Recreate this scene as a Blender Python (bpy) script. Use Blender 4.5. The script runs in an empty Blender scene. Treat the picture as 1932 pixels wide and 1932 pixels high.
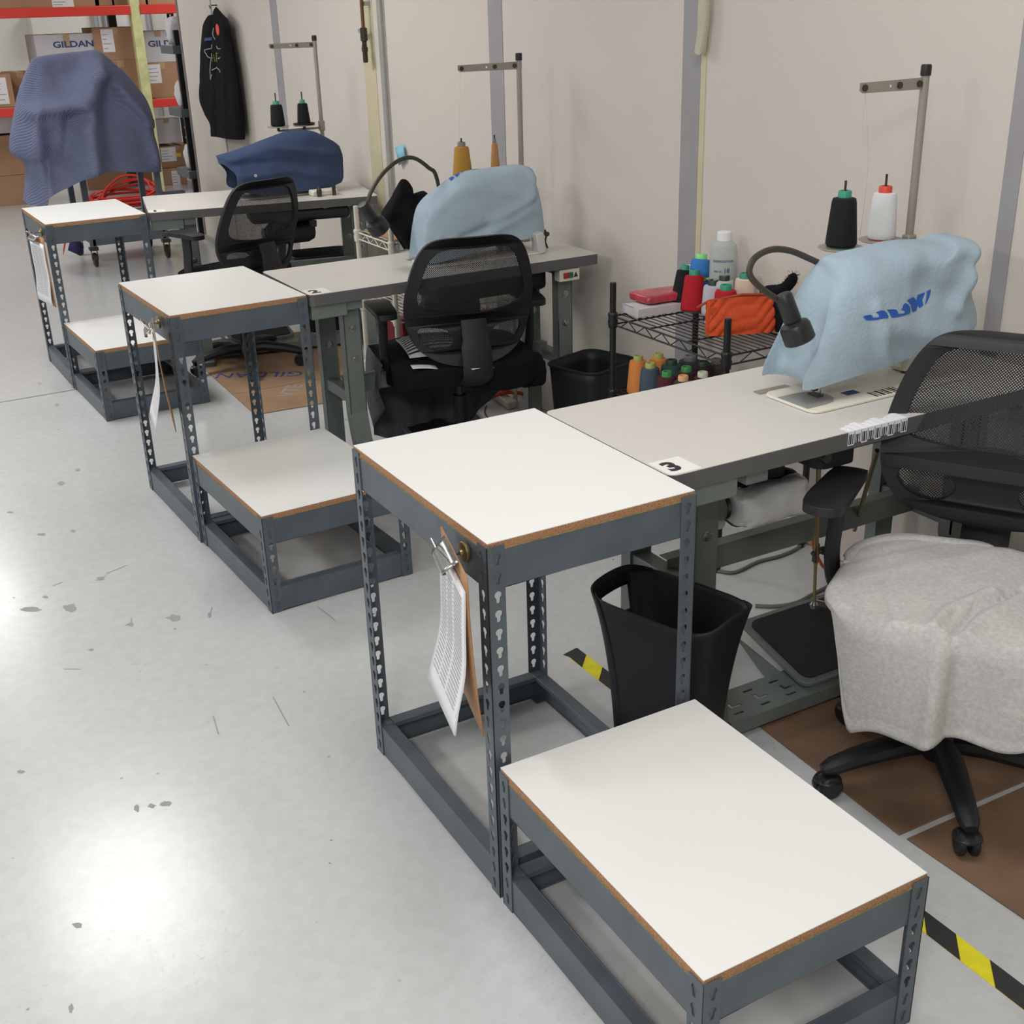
import bpy, bmesh, math, random
from mathutils import Vector, Matrix, noise
from mathutils.bvhtree import BVHTree
random.seed(7)
SC = bpy.context.scene; COL = SC.collection
PI = math.pi; R = math.radians

# ---------------------------------------------------------------- camera
CP = Vector((-0.6972, -1.82873, 1.67224)); FPX = 2250.04
CR = (Matrix.Rotation(R(-28.72486), 3, 'Z') @ Matrix.Rotation(R(66.86762), 3, 'X') @ Matrix.Rotation(R(-1.74226), 3, 'Z'))
cd = bpy.data.cameras.new('camera'); cam = bpy.data.objects.new('camera', cd); COL.objects.link(cam)
cd.sensor_width = 36; cd.lens = FPX / 1932 * 36; cd.clip_start = .05; cd.clip_end = 100
cam.matrix_world = Matrix.Translation(CP) @ CR.to_4x4(); SC.camera = cam
def at(u, v, **k):
    """the point of a sight line where it meets a plane x=, y= or z= (survey helper)"""
    d = CR @ Vector(((u - 966) / FPX, (966 - v) / FPX, -1))
    a, val = list(k.items())[0]; i = 'xyz'.index(a)
    return CP + d * ((val - CP[i]) / d[i])

# ---------------------------------------------------------------- world, lights, exposure
SC.view_settings.view_transform = 'Standard'; SC.view_settings.look = 'None'
SC.view_settings.exposure = 0.17; SC.view_settings.gamma = 1; SC.view_settings.use_curve_mapping = False
W = bpy.data.worlds.new('world'); SC.world = W; W.use_nodes = True
W.node_tree.nodes['Background'].inputs[0].default_value = (.93, .96, 1, 1)
W.node_tree.nodes['Background'].inputs[1].default_value = .35
LIGHTS = [(-.05, 3.95, .7, 1.0, 40, 'over the aisle'), (-.3, 8.2, .6, 1.2, 34, 'over the wheeled cart'), (-3.2, 1.0, .6, 1.2, 66, 'left of the aisle'), (-3.2, 5.5, .6, 1.2, 50, 'far left of the aisle'), (-1.6, -2.6, .6, 1.2, 74, 'behind the camera'),
          (-3.2, 10.5, .6, 1.2, 46, 'in the far left corner'), (-.6, 12.2, .6, 1.2, 44, 'behind the pallet rack'), (3.0, 13.4, .6, 1.2, 22, 'added to brighten the far wall'), (3.2, 9.4, .6, 1.2, 30, 'beyond the wall end'), (-5.5, -2.4, .6, 1.2, 40, 'far behind on the left'), (.5, -.2, .6, 1.2, 20, 'over the nearest sewing table')]  # entry by the far wall duct: added lamp, brightens the space beyond the rack
LZ = 3.0
for i, (x, y, w, l, e, nm) in enumerate(LIGHTS):
    ld = bpy.data.lights.new('ceiling_lamp', 'AREA'); ld.shape = 'RECTANGLE'; ld.size = w; ld.size_y = l; ld.energy = e
    ld.color = (1, .985, .96); lo = bpy.data.objects.new('ceiling_lamp', ld); COL.objects.link(lo); lo.location = (x, y, LZ - .06)

# ---------------------------------------------------------------- materials
MATS = {}
def mat(name, col, rough=.5, metal=0, noise_s=0, noise_a=.08, bump=0, bump_s=80, spec=.5, alpha=1, coat=0, aniso=None):
    if name in MATS: return MATS[name]
    m = bpy.data.materials.new(name); m.use_nodes = True; nt = m.node_tree; b = nt.nodes['Principled BSDF']
    b.inputs['Base Color'].default_value = (*col, 1); b.inputs['Roughness'].default_value = rough
    b.inputs['Metallic'].default_value = metal; b.inputs['Specular IOR Level'].default_value = spec
    b.inputs['Alpha'].default_value = alpha; b.inputs['Coat Weight'].default_value = coat
    tc = nt.nodes.new('ShaderNodeTexCoord')
    if noise_s:
        n = nt.nodes.new('ShaderNodeTexNoise'); n.inputs['Scale'].default_value = noise_s; n.inputs['Detail'].default_value = 5
        nt.links.new(tc.outputs['Object'], n.inputs['Vector'])
        cr = nt.nodes.new('ShaderNodeValToRGB')
        cr.color_ramp.elements[0].position = .3; cr.color_ramp.elements[1].position = .7
        cr.color_ramp.elements[0].color = (*[max(0, c * (1 - noise_a * 1.6)) for c in col], 1)
        cr.color_ramp.elements[1].color = (*[min(1, c * (1 + noise_a)) for c in col], 1)
        nt.links.new(n.outputs['Fac'], cr.inputs['Fac']); nt.links.new(cr.outputs['Color'], b.inputs['Base Color'])
    if bump:
        n2 = nt.nodes.new('ShaderNodeTexNoise'); n2.inputs['Scale'].default_value = bump_s; n2.inputs['Detail'].default_value = 4
        nt.links.new(tc.outputs['Object'], n2.inputs['Vector'])
        bp = nt.nodes.new('ShaderNodeBump'); bp.inputs['Strength'].default_value = bump; bp.inputs['Distance'].default_value = .004
        nt.links.new(n2.outputs['Fac'], bp.inputs['Height']); nt.links.new(bp.outputs['Normal'], b.inputs['Normal'])
    MATS[name] = m; return m
def s2l(r, g, b):
    f = lambda c: (c / 255 / 12.92) if c / 255 <= .04045 else ((c / 255 + .055) / 1.055) ** 2.4
    return (f(r), f(g), f(b))

def floor_mat():
    m = bpy.data.materials.new('floor_paint'); m.use_nodes = True; nt = m.node_tree; b = nt.nodes['Principled BSDF']; N = nt.nodes; L = nt.links
    tc = N.new('ShaderNodeTexCoord')
    def nz(scale, det=6, rg=.55, dist=0):
        n = N.new('ShaderNodeTexNoise'); n.inputs['Scale'].default_value = scale; n.inputs['Detail'].default_value = det
        n.inputs['Roughness'].default_value = rg; n.inputs['Distortion'].default_value = dist; L.new(tc.outputs['Object'], n.inputs['Vector']); return n
    def ramp(src, p0, c0, p1, c1):
        r = N.new('ShaderNodeValToRGB'); r.color_ramp.elements[0].position = p0; r.color_ramp.elements[1].position = p1
        r.color_ramp.elements[0].color = (*c0, 1); r.color_ramp.elements[1].color = (*c1, 1); L.new(src, r.inputs['Fac']); return r
    def mix(fac, a, c, mode='MIX'):
        x = N.new('ShaderNodeMix'); x.data_type = 'RGBA'; x.blend_type = mode
        if isinstance(fac, float): x.inputs[0].default_value = fac
        else: L.new(fac, x.inputs[0])
        L.new(a, x.inputs[6])
        if isinstance(c, tuple): x.inputs[7].default_value = (*c, 1)
        else: L.new(c, x.inputs[7])
        return x.outputs[2]
    base = ramp(nz(1.1, 8, .6, .4).outputs['Fac'], .3, (.545, .558, .565), .72, (.60, .613, .62)).outputs['Color']
    fine = ramp(nz(28, 5).outputs['Fac'], .35, (.93, .93, .93), .65, (1, 1, 1)).outputs['Color']
    c = mix(1.0, base, fine, 'MULTIPLY')
    # worn patches: grit showing where both a coarse and a fine noise are high
    a1 = ramp(nz(1.7, 3, .5, 1.0).outputs['Fac'], .56, (0, 0, 0), .66, (1, 1, 1)); a2 = ramp(nz(55, 4, .7).outputs['Fac'], .57, (0, 0, 0), .66, (.7, .7, .7))
    wear = mix(1.0, a1.outputs['Color'], a2.outputs['Color'], 'MULTIPLY')
    c = mix(wear, c, (.42, .42, .41))
    # specks
    v = N.new('ShaderNodeTexVoronoi'); v.inputs['Scale'].default_value = 11; L.new(tc.outputs['Object'], v.inputs['Vector'])
    sp = ramp(v.outputs['Distance'], .035, (1, 1, 1), .06, (0, 0, 0)); v2 = ramp(nz(3.1, 2).outputs['Fac'], .5, (0, 0, 0), .56, (1, 1, 1))
    c = mix(mix(1.0, sp.outputs['Color'], v2.outputs['Color'], 'MULTIPLY'), c, (.22, .22, .22))
    L.new(c, b.inputs['Base Color'])
    rr = ramp(nz(2.3, 6, .6).outputs['Fac'], .3, (.21,) * 3, .75, (.27,) * 3); L.new(rr.outputs['Color'], b.inputs['Roughness'])
    bp = N.new('ShaderNodeBump'); bp.inputs['Strength'].default_value = .12; bp.inputs['Distance'].default_value = .004
    L.new(nz(7, 6, .6).outputs['Fac'], bp.inputs['Height']); L.new(bp.outputs['Normal'], b.inputs['Normal'])
    b.inputs['Specular IOR Level'].default_value = .5
    return m
def weave_mat(name, col, a=.38, s=420):
    """open mesh cloth: diamond lattice of threads with real holes between"""
    m = bpy.data.materials.new(name); m.use_nodes = True; nt = m.node_tree; b = nt.nodes['Principled BSDF']; N = nt.nodes; L = nt.links
    b.inputs['Base Color'].default_value = (*col, 1); b.inputs['Roughness'].default_value = .7
    tc = N.new('ShaderNodeTexCoord'); sx = N.new('ShaderNodeSeparateXYZ'); L.new(tc.outputs['Object'], sx.inputs[0])
    def mth(op, x, y=None):
        n = N.new('ShaderNodeMath'); n.operation = op
        for i, q in enumerate((x, y)):
            if q is None: continue
            if isinstance(q, (int, float)): n.inputs[i].default_value = q
            else: L.new(q, n.inputs[i])
        return n.outputs[0]
    p = mth('SINE', mth('MULTIPLY', mth('ADD', sx.outputs[0], sx.outputs[2]), s * 2.2))
    q = mth('SINE', mth('MULTIPLY', mth('SUBTRACT', sx.outputs[0], sx.outputs[2]), s * 2.2))
    hole = mth('GREATER_THAN', mth('MULTIPLY', mth('ADD', p, 1), mth('ADD', q, 1)), 1.0 / a * .58)
    tr = N.new('ShaderNodeBsdfTransparent'); mx = N.new('ShaderNodeMixShader')
    L.new(hole, mx.inputs[0]); L.new(b.outputs[0], mx.inputs[1]); L.new(tr.outputs[0], mx.inputs[2])
    L.new(mx.outputs[0], nt.nodes['Material Output'].inputs[0]); return m
def wave_bump(m, scale, strength, direction='DIAGONAL', dist=.01, rot=None):
    nt = m.node_tree; b = nt.nodes['Principled BSDF']; tc = nt.nodes.new('ShaderNodeTexCoord'); w = nt.nodes.new('ShaderNodeTexWave')
    w.bands_direction = direction; w.inputs['Scale'].default_value = scale; w.inputs['Distortion'].default_value = 1.2; w.inputs['Detail'].default_value = 1
    nt.links.new(tc.outputs['Object'], w.inputs['Vector']); bp = nt.nodes.new('ShaderNodeBump'); bp.inputs['Strength'].default_value = strength; bp.inputs['Distance'].default_value = dist
    nt.links.new(w.outputs['Fac'], bp.inputs['Height']); nt.links.new(bp.outputs['Normal'], b.inputs['Normal'])

M = dict(
 wall=mat('wall_paint', s2l(214, 206, 198), .75, noise_s=1.3, noise_a=.02, bump=.12, bump_s=60),
 wallfar=mat('far_wall_paint', s2l(225, 222, 214), .8, noise_s=.8, noise_a=.03),
 seam=mat('grey_seam_tape', s2l(160, 157, 161), .6, noise_s=6, noise_a=.03),
 yellow_tape=mat('yellowed_tape', s2l(206, 197, 165), .6, noise_s=8, noise_a=.03),
 alu=mat('dull_aluminium', s2l(176, 174, 172), .5, .3),
 ceil=mat('ceiling_paint', (.75, .75, .73), .9),
 post=mat('grey_blue_steel_paint', s2l(88, 98, 107), .42, .1, noise_s=9, noise_a=.10, bump=.05),
 green=mat('grey_green_enamel', s2l(114, 123, 119), .45, .1, noise_s=8, noise_a=.07),
 chip=mat('particleboard_edge', s2l(178, 132, 96), .85, noise_s=320, noise_a=.3, bump=.5, bump_s=300),
 chipd=mat('particleboard_base', s2l(150, 130, 88), .9, noise_s=90, noise_a=.2),
 lam=mat('white_laminate', (.85, .85, .83), .32, noise_s=3, noise_a=.008),
 top=mat('grey_tabletop_laminate', s2l(212, 208, 203), .36, noise_s=60, noise_a=.012),
 band=mat('dark_grey_edge_band', s2l(92, 92, 92), .5, noise_s=10, noise_a=.04),
 black=mat('black_plastic', (.014, .015, .018), .38, noise_s=15, noise_a=.1),
 blackm=mat('black_moulded_plastic', (.009, .010, .014), .55, bump=.1, bump_s=200),
 bfab=mat('black_fabric', (.009, .0095, .012), .95, spec=.15, bump=.4, bump_s=400),
 bwire=mat('black_wire_coating', (.018, .02, .02), .35, .3),
 cream=mat('cream_enamel', s2l(214, 212, 196), .45, noise_s=12, noise_a=.05),
 machine=mat('machine_white_enamel', s2l(232, 228, 214), .35),
 steel=mat('polished_steel', s2l(170, 170, 170), .25, .9, noise_s=40, noise_a=.1),
 dsteel=mat('dark_steel', s2l(80, 76, 68), .35, .8),
 brass=mat('brass', s2l(150, 135, 100), .35, .8),
 grey_en=mat('taupe_grey_enamel', s2l(158, 150, 142), .45, .2),
 paper=mat('paper', s2l(236, 236, 240), .8, noise_s=20, noise_a=.01),
 masonite=mat('brown_hardboard', s2l(168, 126, 90), .55, noise_s=40, noise_a=.06),
 lblue=mat('pale_blue_nonwoven', s2l(166, 186, 200), .85, noise_s=5, noise_a=.05, bump=.5, bump_s=120),
 navy=mat('navy_cotton', s2l(64, 78, 108), .92, noise_s=6, noise_a=.08, bump=.3, bump_s=150, spec=.2),
 logo=mat('blue_print', s2l(36, 88, 176), .7),
 quilt=mat('slate_blue_quilt', s2l(114, 120, 149), .93, noise_s=5, noise_a=.06, spec=.2),
 jersey=mat('heather_grey_jersey', s2l(198, 196, 194), .95, noise_s=110, noise_a=.08, bump=.25, bump_s=220, spec=.2),
 djersey=mat('charcoal_jersey', s2l(92, 92, 98), .95, noise_s=50, noise_a=.08, bump=.2, bump_s=200, spec=.2),
 orange=mat('orange_quilted_cloth', s2l(214, 80, 36), .8, noise_s=70, noise_a=.1, bump=.3, bump_s=200),
 card=mat('cardboard', s2l(176, 138, 108), .9, noise_s=5, noise_a=.06),
 cardf=mat('floor_cardboard', s2l(158, 128, 100), .9, noise_s=4, noise_a=.1),
 cardd=mat('worn_brown_board', s2l(126, 99, 78), .8, noise_s=5, noise_a=.16),
 wcard=mat('white_carton', s2l(206, 203, 206), .85, noise_s=6, noise_a=.03),
 tape=mat('packing_tape', s2l(190, 160, 125), .3),
 ink=mat('ink', (.02, .02, .025), .7), inkb=mat('blue_ink', s2l(70, 78, 130), .8), inkg=mat('faded_ink', s2l(150, 150, 152), .8),
 red=mat('red_beam_paint', s2l(222, 66, 56), .4), ylw=mat('pale_yellow_paint', s2l(222, 222, 160), .55, noise_s=12, noise_a=.12),
 hyel=mat('hazard_yellow', s2l(232, 220, 40), .5, noise_s=30, noise_a=.06), hblk=mat('hazard_black', (.03, .03, .032), .45),
 rcord=mat('red_hose_rubber', s2l(205, 48, 44), .4), ocord=mat('orange_cord_rubber', s2l(214, 92, 60), .5), gcord=mat('grey_cable', s2l(110, 108, 100), .6),
 copper=mat('oxidised_copper', s2l(120, 82, 60), .45, .6, noise_s=20, noise_a=.2), mask=mat('sky_blue_paper', s2l(140, 196, 220), .8),
 clear=mat('frosted_plastic', s2l(200, 210, 206), .3, alpha=.62), film=mat('crumpled_clear_film', s2l(232, 232, 234), .3, alpha=.82, bump=1, bump_s=25),
 redfilm=mat('red_wrapped_film', s2l(196, 76, 88), .22, noise_s=12, noise_a=.25, bump=.6, bump_s=30),
 trim=mat('brown_grey_trim', s2l(118, 106, 104), .5), red2=mat('dark_red_binder', s2l(120, 28, 40), .5), steelg=mat('galvanised', s2l(170, 172, 178), .5, .4),
 teal=mat('teal_smear', s2l(150, 200, 188), .5), dot=mat('coral_sticker', s2l(245, 84, 70), .6), lgrey=mat('light_grey_plastic', s2l(200, 200, 198), .5),
 rub=mat('rubber_tread', (.018, .018, .02), .8, bump=.4, bump_s=120), btr=mat('red_button', s2l(170, 40, 40), .4), btg=mat('green_button', s2l(50, 100, 70), .4),
)
M['floor'] = floor_mat(); M['mesh'] = weave_mat('open_mesh_cloth', (.012, .013, .016)); wave_bump(M['quilt'], 24, .40)
wave_bump(M['orange'], 14, .0)
def thread(name, rgb):
    m = mat('thread_' + name, s2l(*rgb), .75, spec=.3)
    if not m.get('w'):
        m['w'] = 1; wave_bump(m, 160, .4, 'Z', .002)
    return m

# ---------------------------------------------------------------- mesh tools
class MB:
    def __init__(s): s.v = []; s.f = []
    def add(s, vs, fs, T=None):
        o = len(s.v); s.v += [tuple(T @ Vector(v)) if T else tuple(v) for v in vs]; s.f += [tuple(i + o for i in f) for f in fs]; return s
    def box(s, c, d, T=None, rz=0, rx=0, ry=0):
        h = [q / 2 for q in d]; Q = Matrix.Translation(Vector(c)) @ Matrix.Rotation(rz, 4, 'Z') @ Matrix.Rotation(rx, 4, 'X') @ Matrix.Rotation(ry, 4, 'Y')
        if T: Q = T @ Q
        vs = [(x * h[0], y * h[1], z * h[2]) for x in (-1, 1) for y in (-1, 1) for z in (-1, 1)]
        return s.add(vs, [(0, 1, 3, 2), (4, 6, 7, 5), (0, 4, 5, 1), (2, 3, 7, 6), (0, 2, 6, 4), (1, 5, 7, 3)], Q)
    def b2(s, p, q): return s.box([(a + b) / 2 for a, b in zip(p, q)], [abs(a - b) for a, b in zip(p, q)])
    def tube(s, pts, r, n=8, closed=False, sq=1., up=None, T=None):
        pts = [Vector(p) for p in pts]; k = len(pts); rr = r if isinstance(r, (list, tuple)) else [r] * k
        vs = []; U = None
        for i, p in enumerate(pts):
            t = (pts[(i + 1) % k] - pts[i - 1]) if closed else (pts[min(i + 1, k - 1)] - pts[max(i - 1, 0)])
            if t.length < 1e-9: t = Vector((0, 0, 1))
            t.normalize()
            if U is None: U = Vector(up) if up else (Vector((0, 0, 1)) if abs(t.z) < .9 else Vector((1, 0, 0)))
            U = (U - t * U.dot(t)); U = U.normalized() if U.length > 1e-6 else t.orthogonal().normalized(); Wv = t.cross(U)
            for j in range(n):
                a = 2 * PI * j / n + PI / n; vs.append(p + (U * math.cos(a) * rr[i] + Wv * math.sin(a) * rr[i] * sq))
        fs = []
        for i in range(k if closed else k - 1):
            for j in range(n):
                a = i * n + j; b = i * n + (j + 1) % n; c = ((i + 1) % k) * n + (j + 1) % n; d = ((i + 1) % k) * n + j; fs.append((a, b, c, d))
        if not closed: fs.append(tuple(range(n - 1, -1, -1))); fs.append(tuple((k - 1) * n + j for j in range(n)))
        return s.add(vs, fs, T)
    def lathe(s, prof, n=20, T=None, c=(0, 0, 0)):
        vs = []; fs = []
        for r, z in prof:
            for j in range(n):
                a = 2 * PI * j / n; vs.append((c[0] + r * math.cos(a), c[1] + r * math.sin(a), c[2] + z))
        for i in range(len(prof) - 1):
            for j in range(n): fs.append((i * n + j, i * n + (j + 1) % n, (i + 1) * n + (j + 1) % n, (i + 1) * n + j))
        if prof[0][0] > 1e-5: fs.append(tuple(range(n - 1, -1, -1)))
        if prof[-1][0] > 1e-5: fs.append(tuple((len(prof) - 1) * n + j for j in range(n)))
        return s.add(vs, fs, T)
    def grid(s, fn, nu, nv, T=None, wrap=False):
        vs = [fn(i / nu, j / nv) for j in range(nv + 1) for i in range(nu + (0 if wrap else 1))]; w = nu if wrap else nu + 1; fs = []
        for j in range(nv):
            for i in range(nu): a = j * w + i; b = j * w + (i + 1) % w; fs.append((a, b, b + w, a + w))
        return s.add(vs, fs, T)
    def plate(s, outline, holes, t, T=None):
        cu = bpy.data.curves.new('t', 'CURVE'); cu.dimensions = '2D'; cu.fill_mode = 'BOTH'; cu.extrude = t / 2
        for pl in [outline] + list(holes):
            sp = cu.splines.new('POLY'); sp.points.add(len(pl) - 1); sp.use_cyclic_u = True
            for q, p in zip(sp.points, pl): q.co = (p[0], p[1], 0, 1)
        o = bpy.data.objects.new('t', cu); me = bpy.data.meshes.new_from_object(o)
        s.add([v.co.copy() for v in me.vertices], [tuple(p.vertices) for p in me.polygons], T)
        bpy.data.objects.remove(o); bpy.data.curves.remove(cu); bpy.data.meshes.remove(me); return s
    def text(s, txt, size, T, ext=.0003, shear=0, sx=1, off=.012):
        cu = bpy.data.curves.new('t', 'FONT'); cu.body = txt; cu.size = size; cu.extrude = ext; cu.shear = shear; cu.align_x = 'CENTER'; cu.align_y = 'CENTER'; cu.resolution_u = 3; cu.offset = size * off
        o = bpy.data.objects.new('t', cu); me = bpy.data.meshes.new_from_object(o)
        s.add([Vector((v.co.x * sx, v.co.y, v.co.z)) for v in me.vertices], [tuple(p.vertices) for p in me.polygons], T)
        bpy.data.objects.remove(o); bpy.data.curves.remove(cu); bpy.data.meshes.remove(me); return s
    def mesh(s, name, m, smooth=35):
        me = bpy.data.meshes.new(name); me.from_pydata(s.v, [], s.f); me.validate()
        bm = bmesh.new(); bm.from_mesh(me); bmesh.ops.remove_doubles(bm, verts=bm.verts, dist=1e-6); bmesh.ops.recalc_face_normals(bm, faces=bm.faces); bm.to_mesh(me); bm.free()
        if m: me.materials.append(m)
        if smooth:
            for p in me.polygons: p.use_smooth = True
            me.set_sharp_from_angle(angle=R(smooth))
        return me
    def build(s, name, m, parent=None, bevel=0, smooth=35, label=None, loc=None, rz=0, solid=0, sub=0):
        o = bpy.data.objects.new(name, s.mesh(name, m, smooth)); COL.objects.link(o)
        if parent: o.parent = parent
        if loc: o.location = loc
        if rz: o.rotation_euler.z = rz
        if solid: md = o.modifiers.new('s', 'SOLIDIFY'); md.thickness = solid; md.offset = 0
        if sub: md = o.modifiers.new('u', 'SUBSURF'); md.levels = md.render_levels = sub
        if bevel: md = o.modifiers.new('b', 'BEVEL'); md.width = bevel; md.segments = 2; md.limit_method = 'ANGLE'; md.angle_limit = R(40)
        if label: o['label'] = label
        return o
def tag(o, label, cat, group=None, kind=None):
    o['label'] = label; o['category'] = cat
    if group: o['group'] = group
    if kind: o['kind'] = kind
    return o
def thing(name, label, cat, loc=(0, 0, 0), rz=0, group=None):
    o = bpy.data.objects.new(name, None); COL.objects.link(o); o.location = loc; o.rotation_euler.z = rz; o.empty_display_size = .05
    return tag(o, label, cat, group)
def struct(name, mb, m, **k):
    o = mb.build(name, m, **k); o['kind'] = 'structure'; return o
def crom(pts, n=6, closed=True):
    pts = [Vector(p) for p in pts]; k = len(pts); out = []
    for i in range(k if closed else k - 1):
        g = lambda j: pts[j % k] if closed else pts[max(0, min(k - 1, j))]
        a, b, c, d = g(i - 1), g(i), g(i + 1), g(i + 2)
        for q in range(n):
            t = q / n; out.append(.5 * ((2 * b) + (c - a) * t + (2 * a - 5 * b + 4 * c - d) * t * t + (3 * b - a - 3 * c + d) * t ** 3))
    if not closed: out.append(pts[-1])
    return out
def rrect(w, d, r, n=5):
    o = []
    for cx, cy, a0 in ((w / 2 - r, d / 2 - r, 0), (-w / 2 + r, d / 2 - r, 90), (-w / 2 + r, -d / 2 + r, 180), (w / 2 - r, -d / 2 + r, 270)):
        for i in range(n + 1): a = R(a0 + 90 * i / n); o.append((cx + r * math.cos(a), cy + r * math.sin(a)))
    return o
def Tr(loc=(0, 0, 0), rz=0, rx=0, ry=0): return Matrix.Translation(Vector(loc)) @ Matrix.Rotation(rz, 4, 'Z') @ Matrix.Rotation(ry, 4, 'Y') @ Matrix.Rotation(rx, 4, 'X')

# ================================================================ SETTING
struct('floor', MB().b2((-9, -6, -.1), (9, 16, 0)), M['floor'])
struct('ceiling', MB().b2((-9, -6, 3.6), (9, 16, 3.7)), M['ceil'])
struct('wall_left', MB().b2((-9.1, -6, 0), (-9, 16, 3.6)), M['wallfar'])
struct('wall_near', MB().b2((-9, -6.1, 0), (9, -6, 3.6)), M['wallfar'])
struct('wall_back', MB().b2((-9, 15, 0), (9, 15.1, 3.6)), M['wallfar'])
struct('wall_far_right', MB().b2((8.9, 7.9, 0), (9, 15, 3.6)), M['wallfar'])
WX = 1.87
wr = struct('wall_right', MB().b2((WX + .012, -6, 0), (WX + .11, 7.80, 3.6)), M['wall'])
ys = [-6, -3.6, -2.4, -1.09, .22, 1.53, 2.87, 4.03, 5.64, 6.93, 7.80]
for a, b in zip(ys, ys[1:]): MB().b2((WX, a + .002, .003), (WX + .013, b - .002, 3.597)).build('panel', M['wall'], wr, bevel=.001)
struct('trim_1', MB().b2((WX - .004, 7.795, 0), (WX + .125, 7.84, 3.6)), M['trim'])
n = 2
for y, w in ((.222, .05), (1.53, .098), (2.87, .12), (5.64, .12)):
    struct('trim_%d' % n, MB().b2((WX - .0025, y - w / 2, 0), (WX, y + w / 2, 3.6)), M['seam']); n += 1
struct('trim_6', MB().b2((WX - .003, 1.453, 0), (WX, 1.479, 3.6)), M['yellow_tape'])
struct('trim_7', MB().b2((WX - .003, 4.15, 0), (WX, 4.30, 3.6)), M['yellow_tape'])
struct('trim_8', MB().b2((WX - .018, 4.015, 0), (WX, 4.03, 3.6)).b2((WX - .003, 4.0, 0), (WX, 4.09, 3.6)), M['alu'])
struct('trim_9', MB().b2((WX - .006, 6.925, 0), (WX, 6.94, 3.6)), M['alu'])
struct('baseboard_right', MB().b2((WX - .03, 6.1, 0), (WX, 7.8, .035)), M['alu'])
# saw-cut joint in the slab and paint scars
j = MB(); pts = [at(0, 763, z=0), at(60, 753, z=0), at(145, 738, z=0)]
struct('trim_10', MB().box(((pts[0].x + pts[2].x) / 2 - 1.2, (pts[0].y + pts[2].y) / 2, .0004), (3.0, .008, .0012), rz=math.atan2(pts[2].y - pts[0].y, pts[2].x - pts[0].x)), mat('joint_dirt', s2l(120, 118, 110), .9))
sc = MB(); rr = random.Random(3)
SCAR = [(328, 1166, 17, 7), (330, 1186, 3, 2), (132, 1146, 13, 9), (60, 1150, 22, 5), (85, 1126, 6, 3), (115, 912, 9, 4), (147, 887, 7, 3), (78, 1008, 9, 3), (138, 1002, 6, 3), (258, 1524, 7, 8), (286, 1520, 9, 5), (312, 1516, 12, 6),
        (146, 1745, 12, 6), (134, 1902, 5, 9), (190, 1092, 9, 4), (172, 1226, 6, 3), (20, 966, 7, 2), (107, 764, 5, 3), (75, 723, 4, 2), (395, 1160, 4, 6), (625, 1585, 3, 2), (622, 1628, 3, 2), (40, 1456, 8, 4), (247, 1178, 6, 4)]
for (u, v, a, b) in SCAR:
    c = at(u, v, z=.0006); sx = (at(u + a, v, z=.0006) - c); sy = (at(u, v + b, z=.0006) - c); k = 14; vs = [c]
    for i in range(k): t = 2 * PI * i / k; q = rr.uniform(.55, 1.1); vs.append(c + sx * math.cos(t) * q + sy * math.sin(t) * q)
    sc.add(vs, [(0, i + 1, (i + 1) % k + 1) for i in range(k)])
def streak(mb, pl, w=.003):
    pl = [at(u, v, z=.0008) for u, v in pl]
    for a, b in zip(pl, pl[1:]):
        d = (b - a).normalized(); nrm = Vector((-d.y, d.x, 0)) * w / 2; mb.add([a + nrm, b + nrm, b - nrm, a - nrm], [(0, 1, 2, 3)])
for pl in ([(180, 1095), (200, 1086)], [(100, 1105), (118, 1098)], [(236, 1180), (248, 1174), (247, 1165)], [(120, 1262), (152, 1262)], [(395, 1165), (400, 1145)], [(515, 1315), (545, 1370)], [(402, 1350), (412, 1385)], [(600, 1145), (632, 1170)], [(200, 1082), (240, 1066)]): streak(sc, pl)
o = struct('trim_11', sc, mat('floor_scuff', s2l(152, 153, 152), .6))
te = MB(); streak(te, [(610, 806), (640, 796), (660, 786), (690, 790)], .02); struct('trim_12', te, M['teal'])

# ================================================================ METAL STANDS
def keyhole(cx, z):
    o = []
    for i in range(10): a = R(-58 + 296 * i / 9); o.append((cx + .0078 * math.cos(a), z + .0078 * math.sin(a)))
    return o + [(cx - .0038, z - .0145), (cx - .0022, z - .017), (cx + .0022, z - .017), (cx + .0038, z - .0145)]
PITCH = .0385
def post_mesh(h):
    mb = MB(); w = .036; out = [(0, 0), (w, 0), (w, h), (0, h)]; holes = []; z = .03
    while z < h - .012: holes.append(keyhole(.0205, z)); z += PITCH
    Tx = Matrix(((1, 0, 0, 0), (0, 0, 1, .001), (0, 1, 0, 0), (0, 0, 0, 1)))       # plane y=0
    Ty = Matrix(((0, 0, 1, .001), (1, 0, 0, 0), (0, 1, 0, 0), (0, 0, 0, 1)))       # plane x=0
    mb.plate(out, holes, .002, Tx).plate(out, holes, .002, Ty); return mb.mesh('post', M['post'], 30)
PM = {}
def rail_mb(L, h=.076, lip=.032):
    """angle beam along +X, outer face at y=0, lip inwards (+y) at the top, little return at the bottom"""
    mb = MB(); mb.b2((0, 0, 0), (L, .0022, h)).b2((0, 0, h - .0022), (L, lip, h)).b2((0, lip - .002, h - .012), (L, lip, h)).b2((0, 0, 0), (L, .008, .002)); return mb
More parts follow.
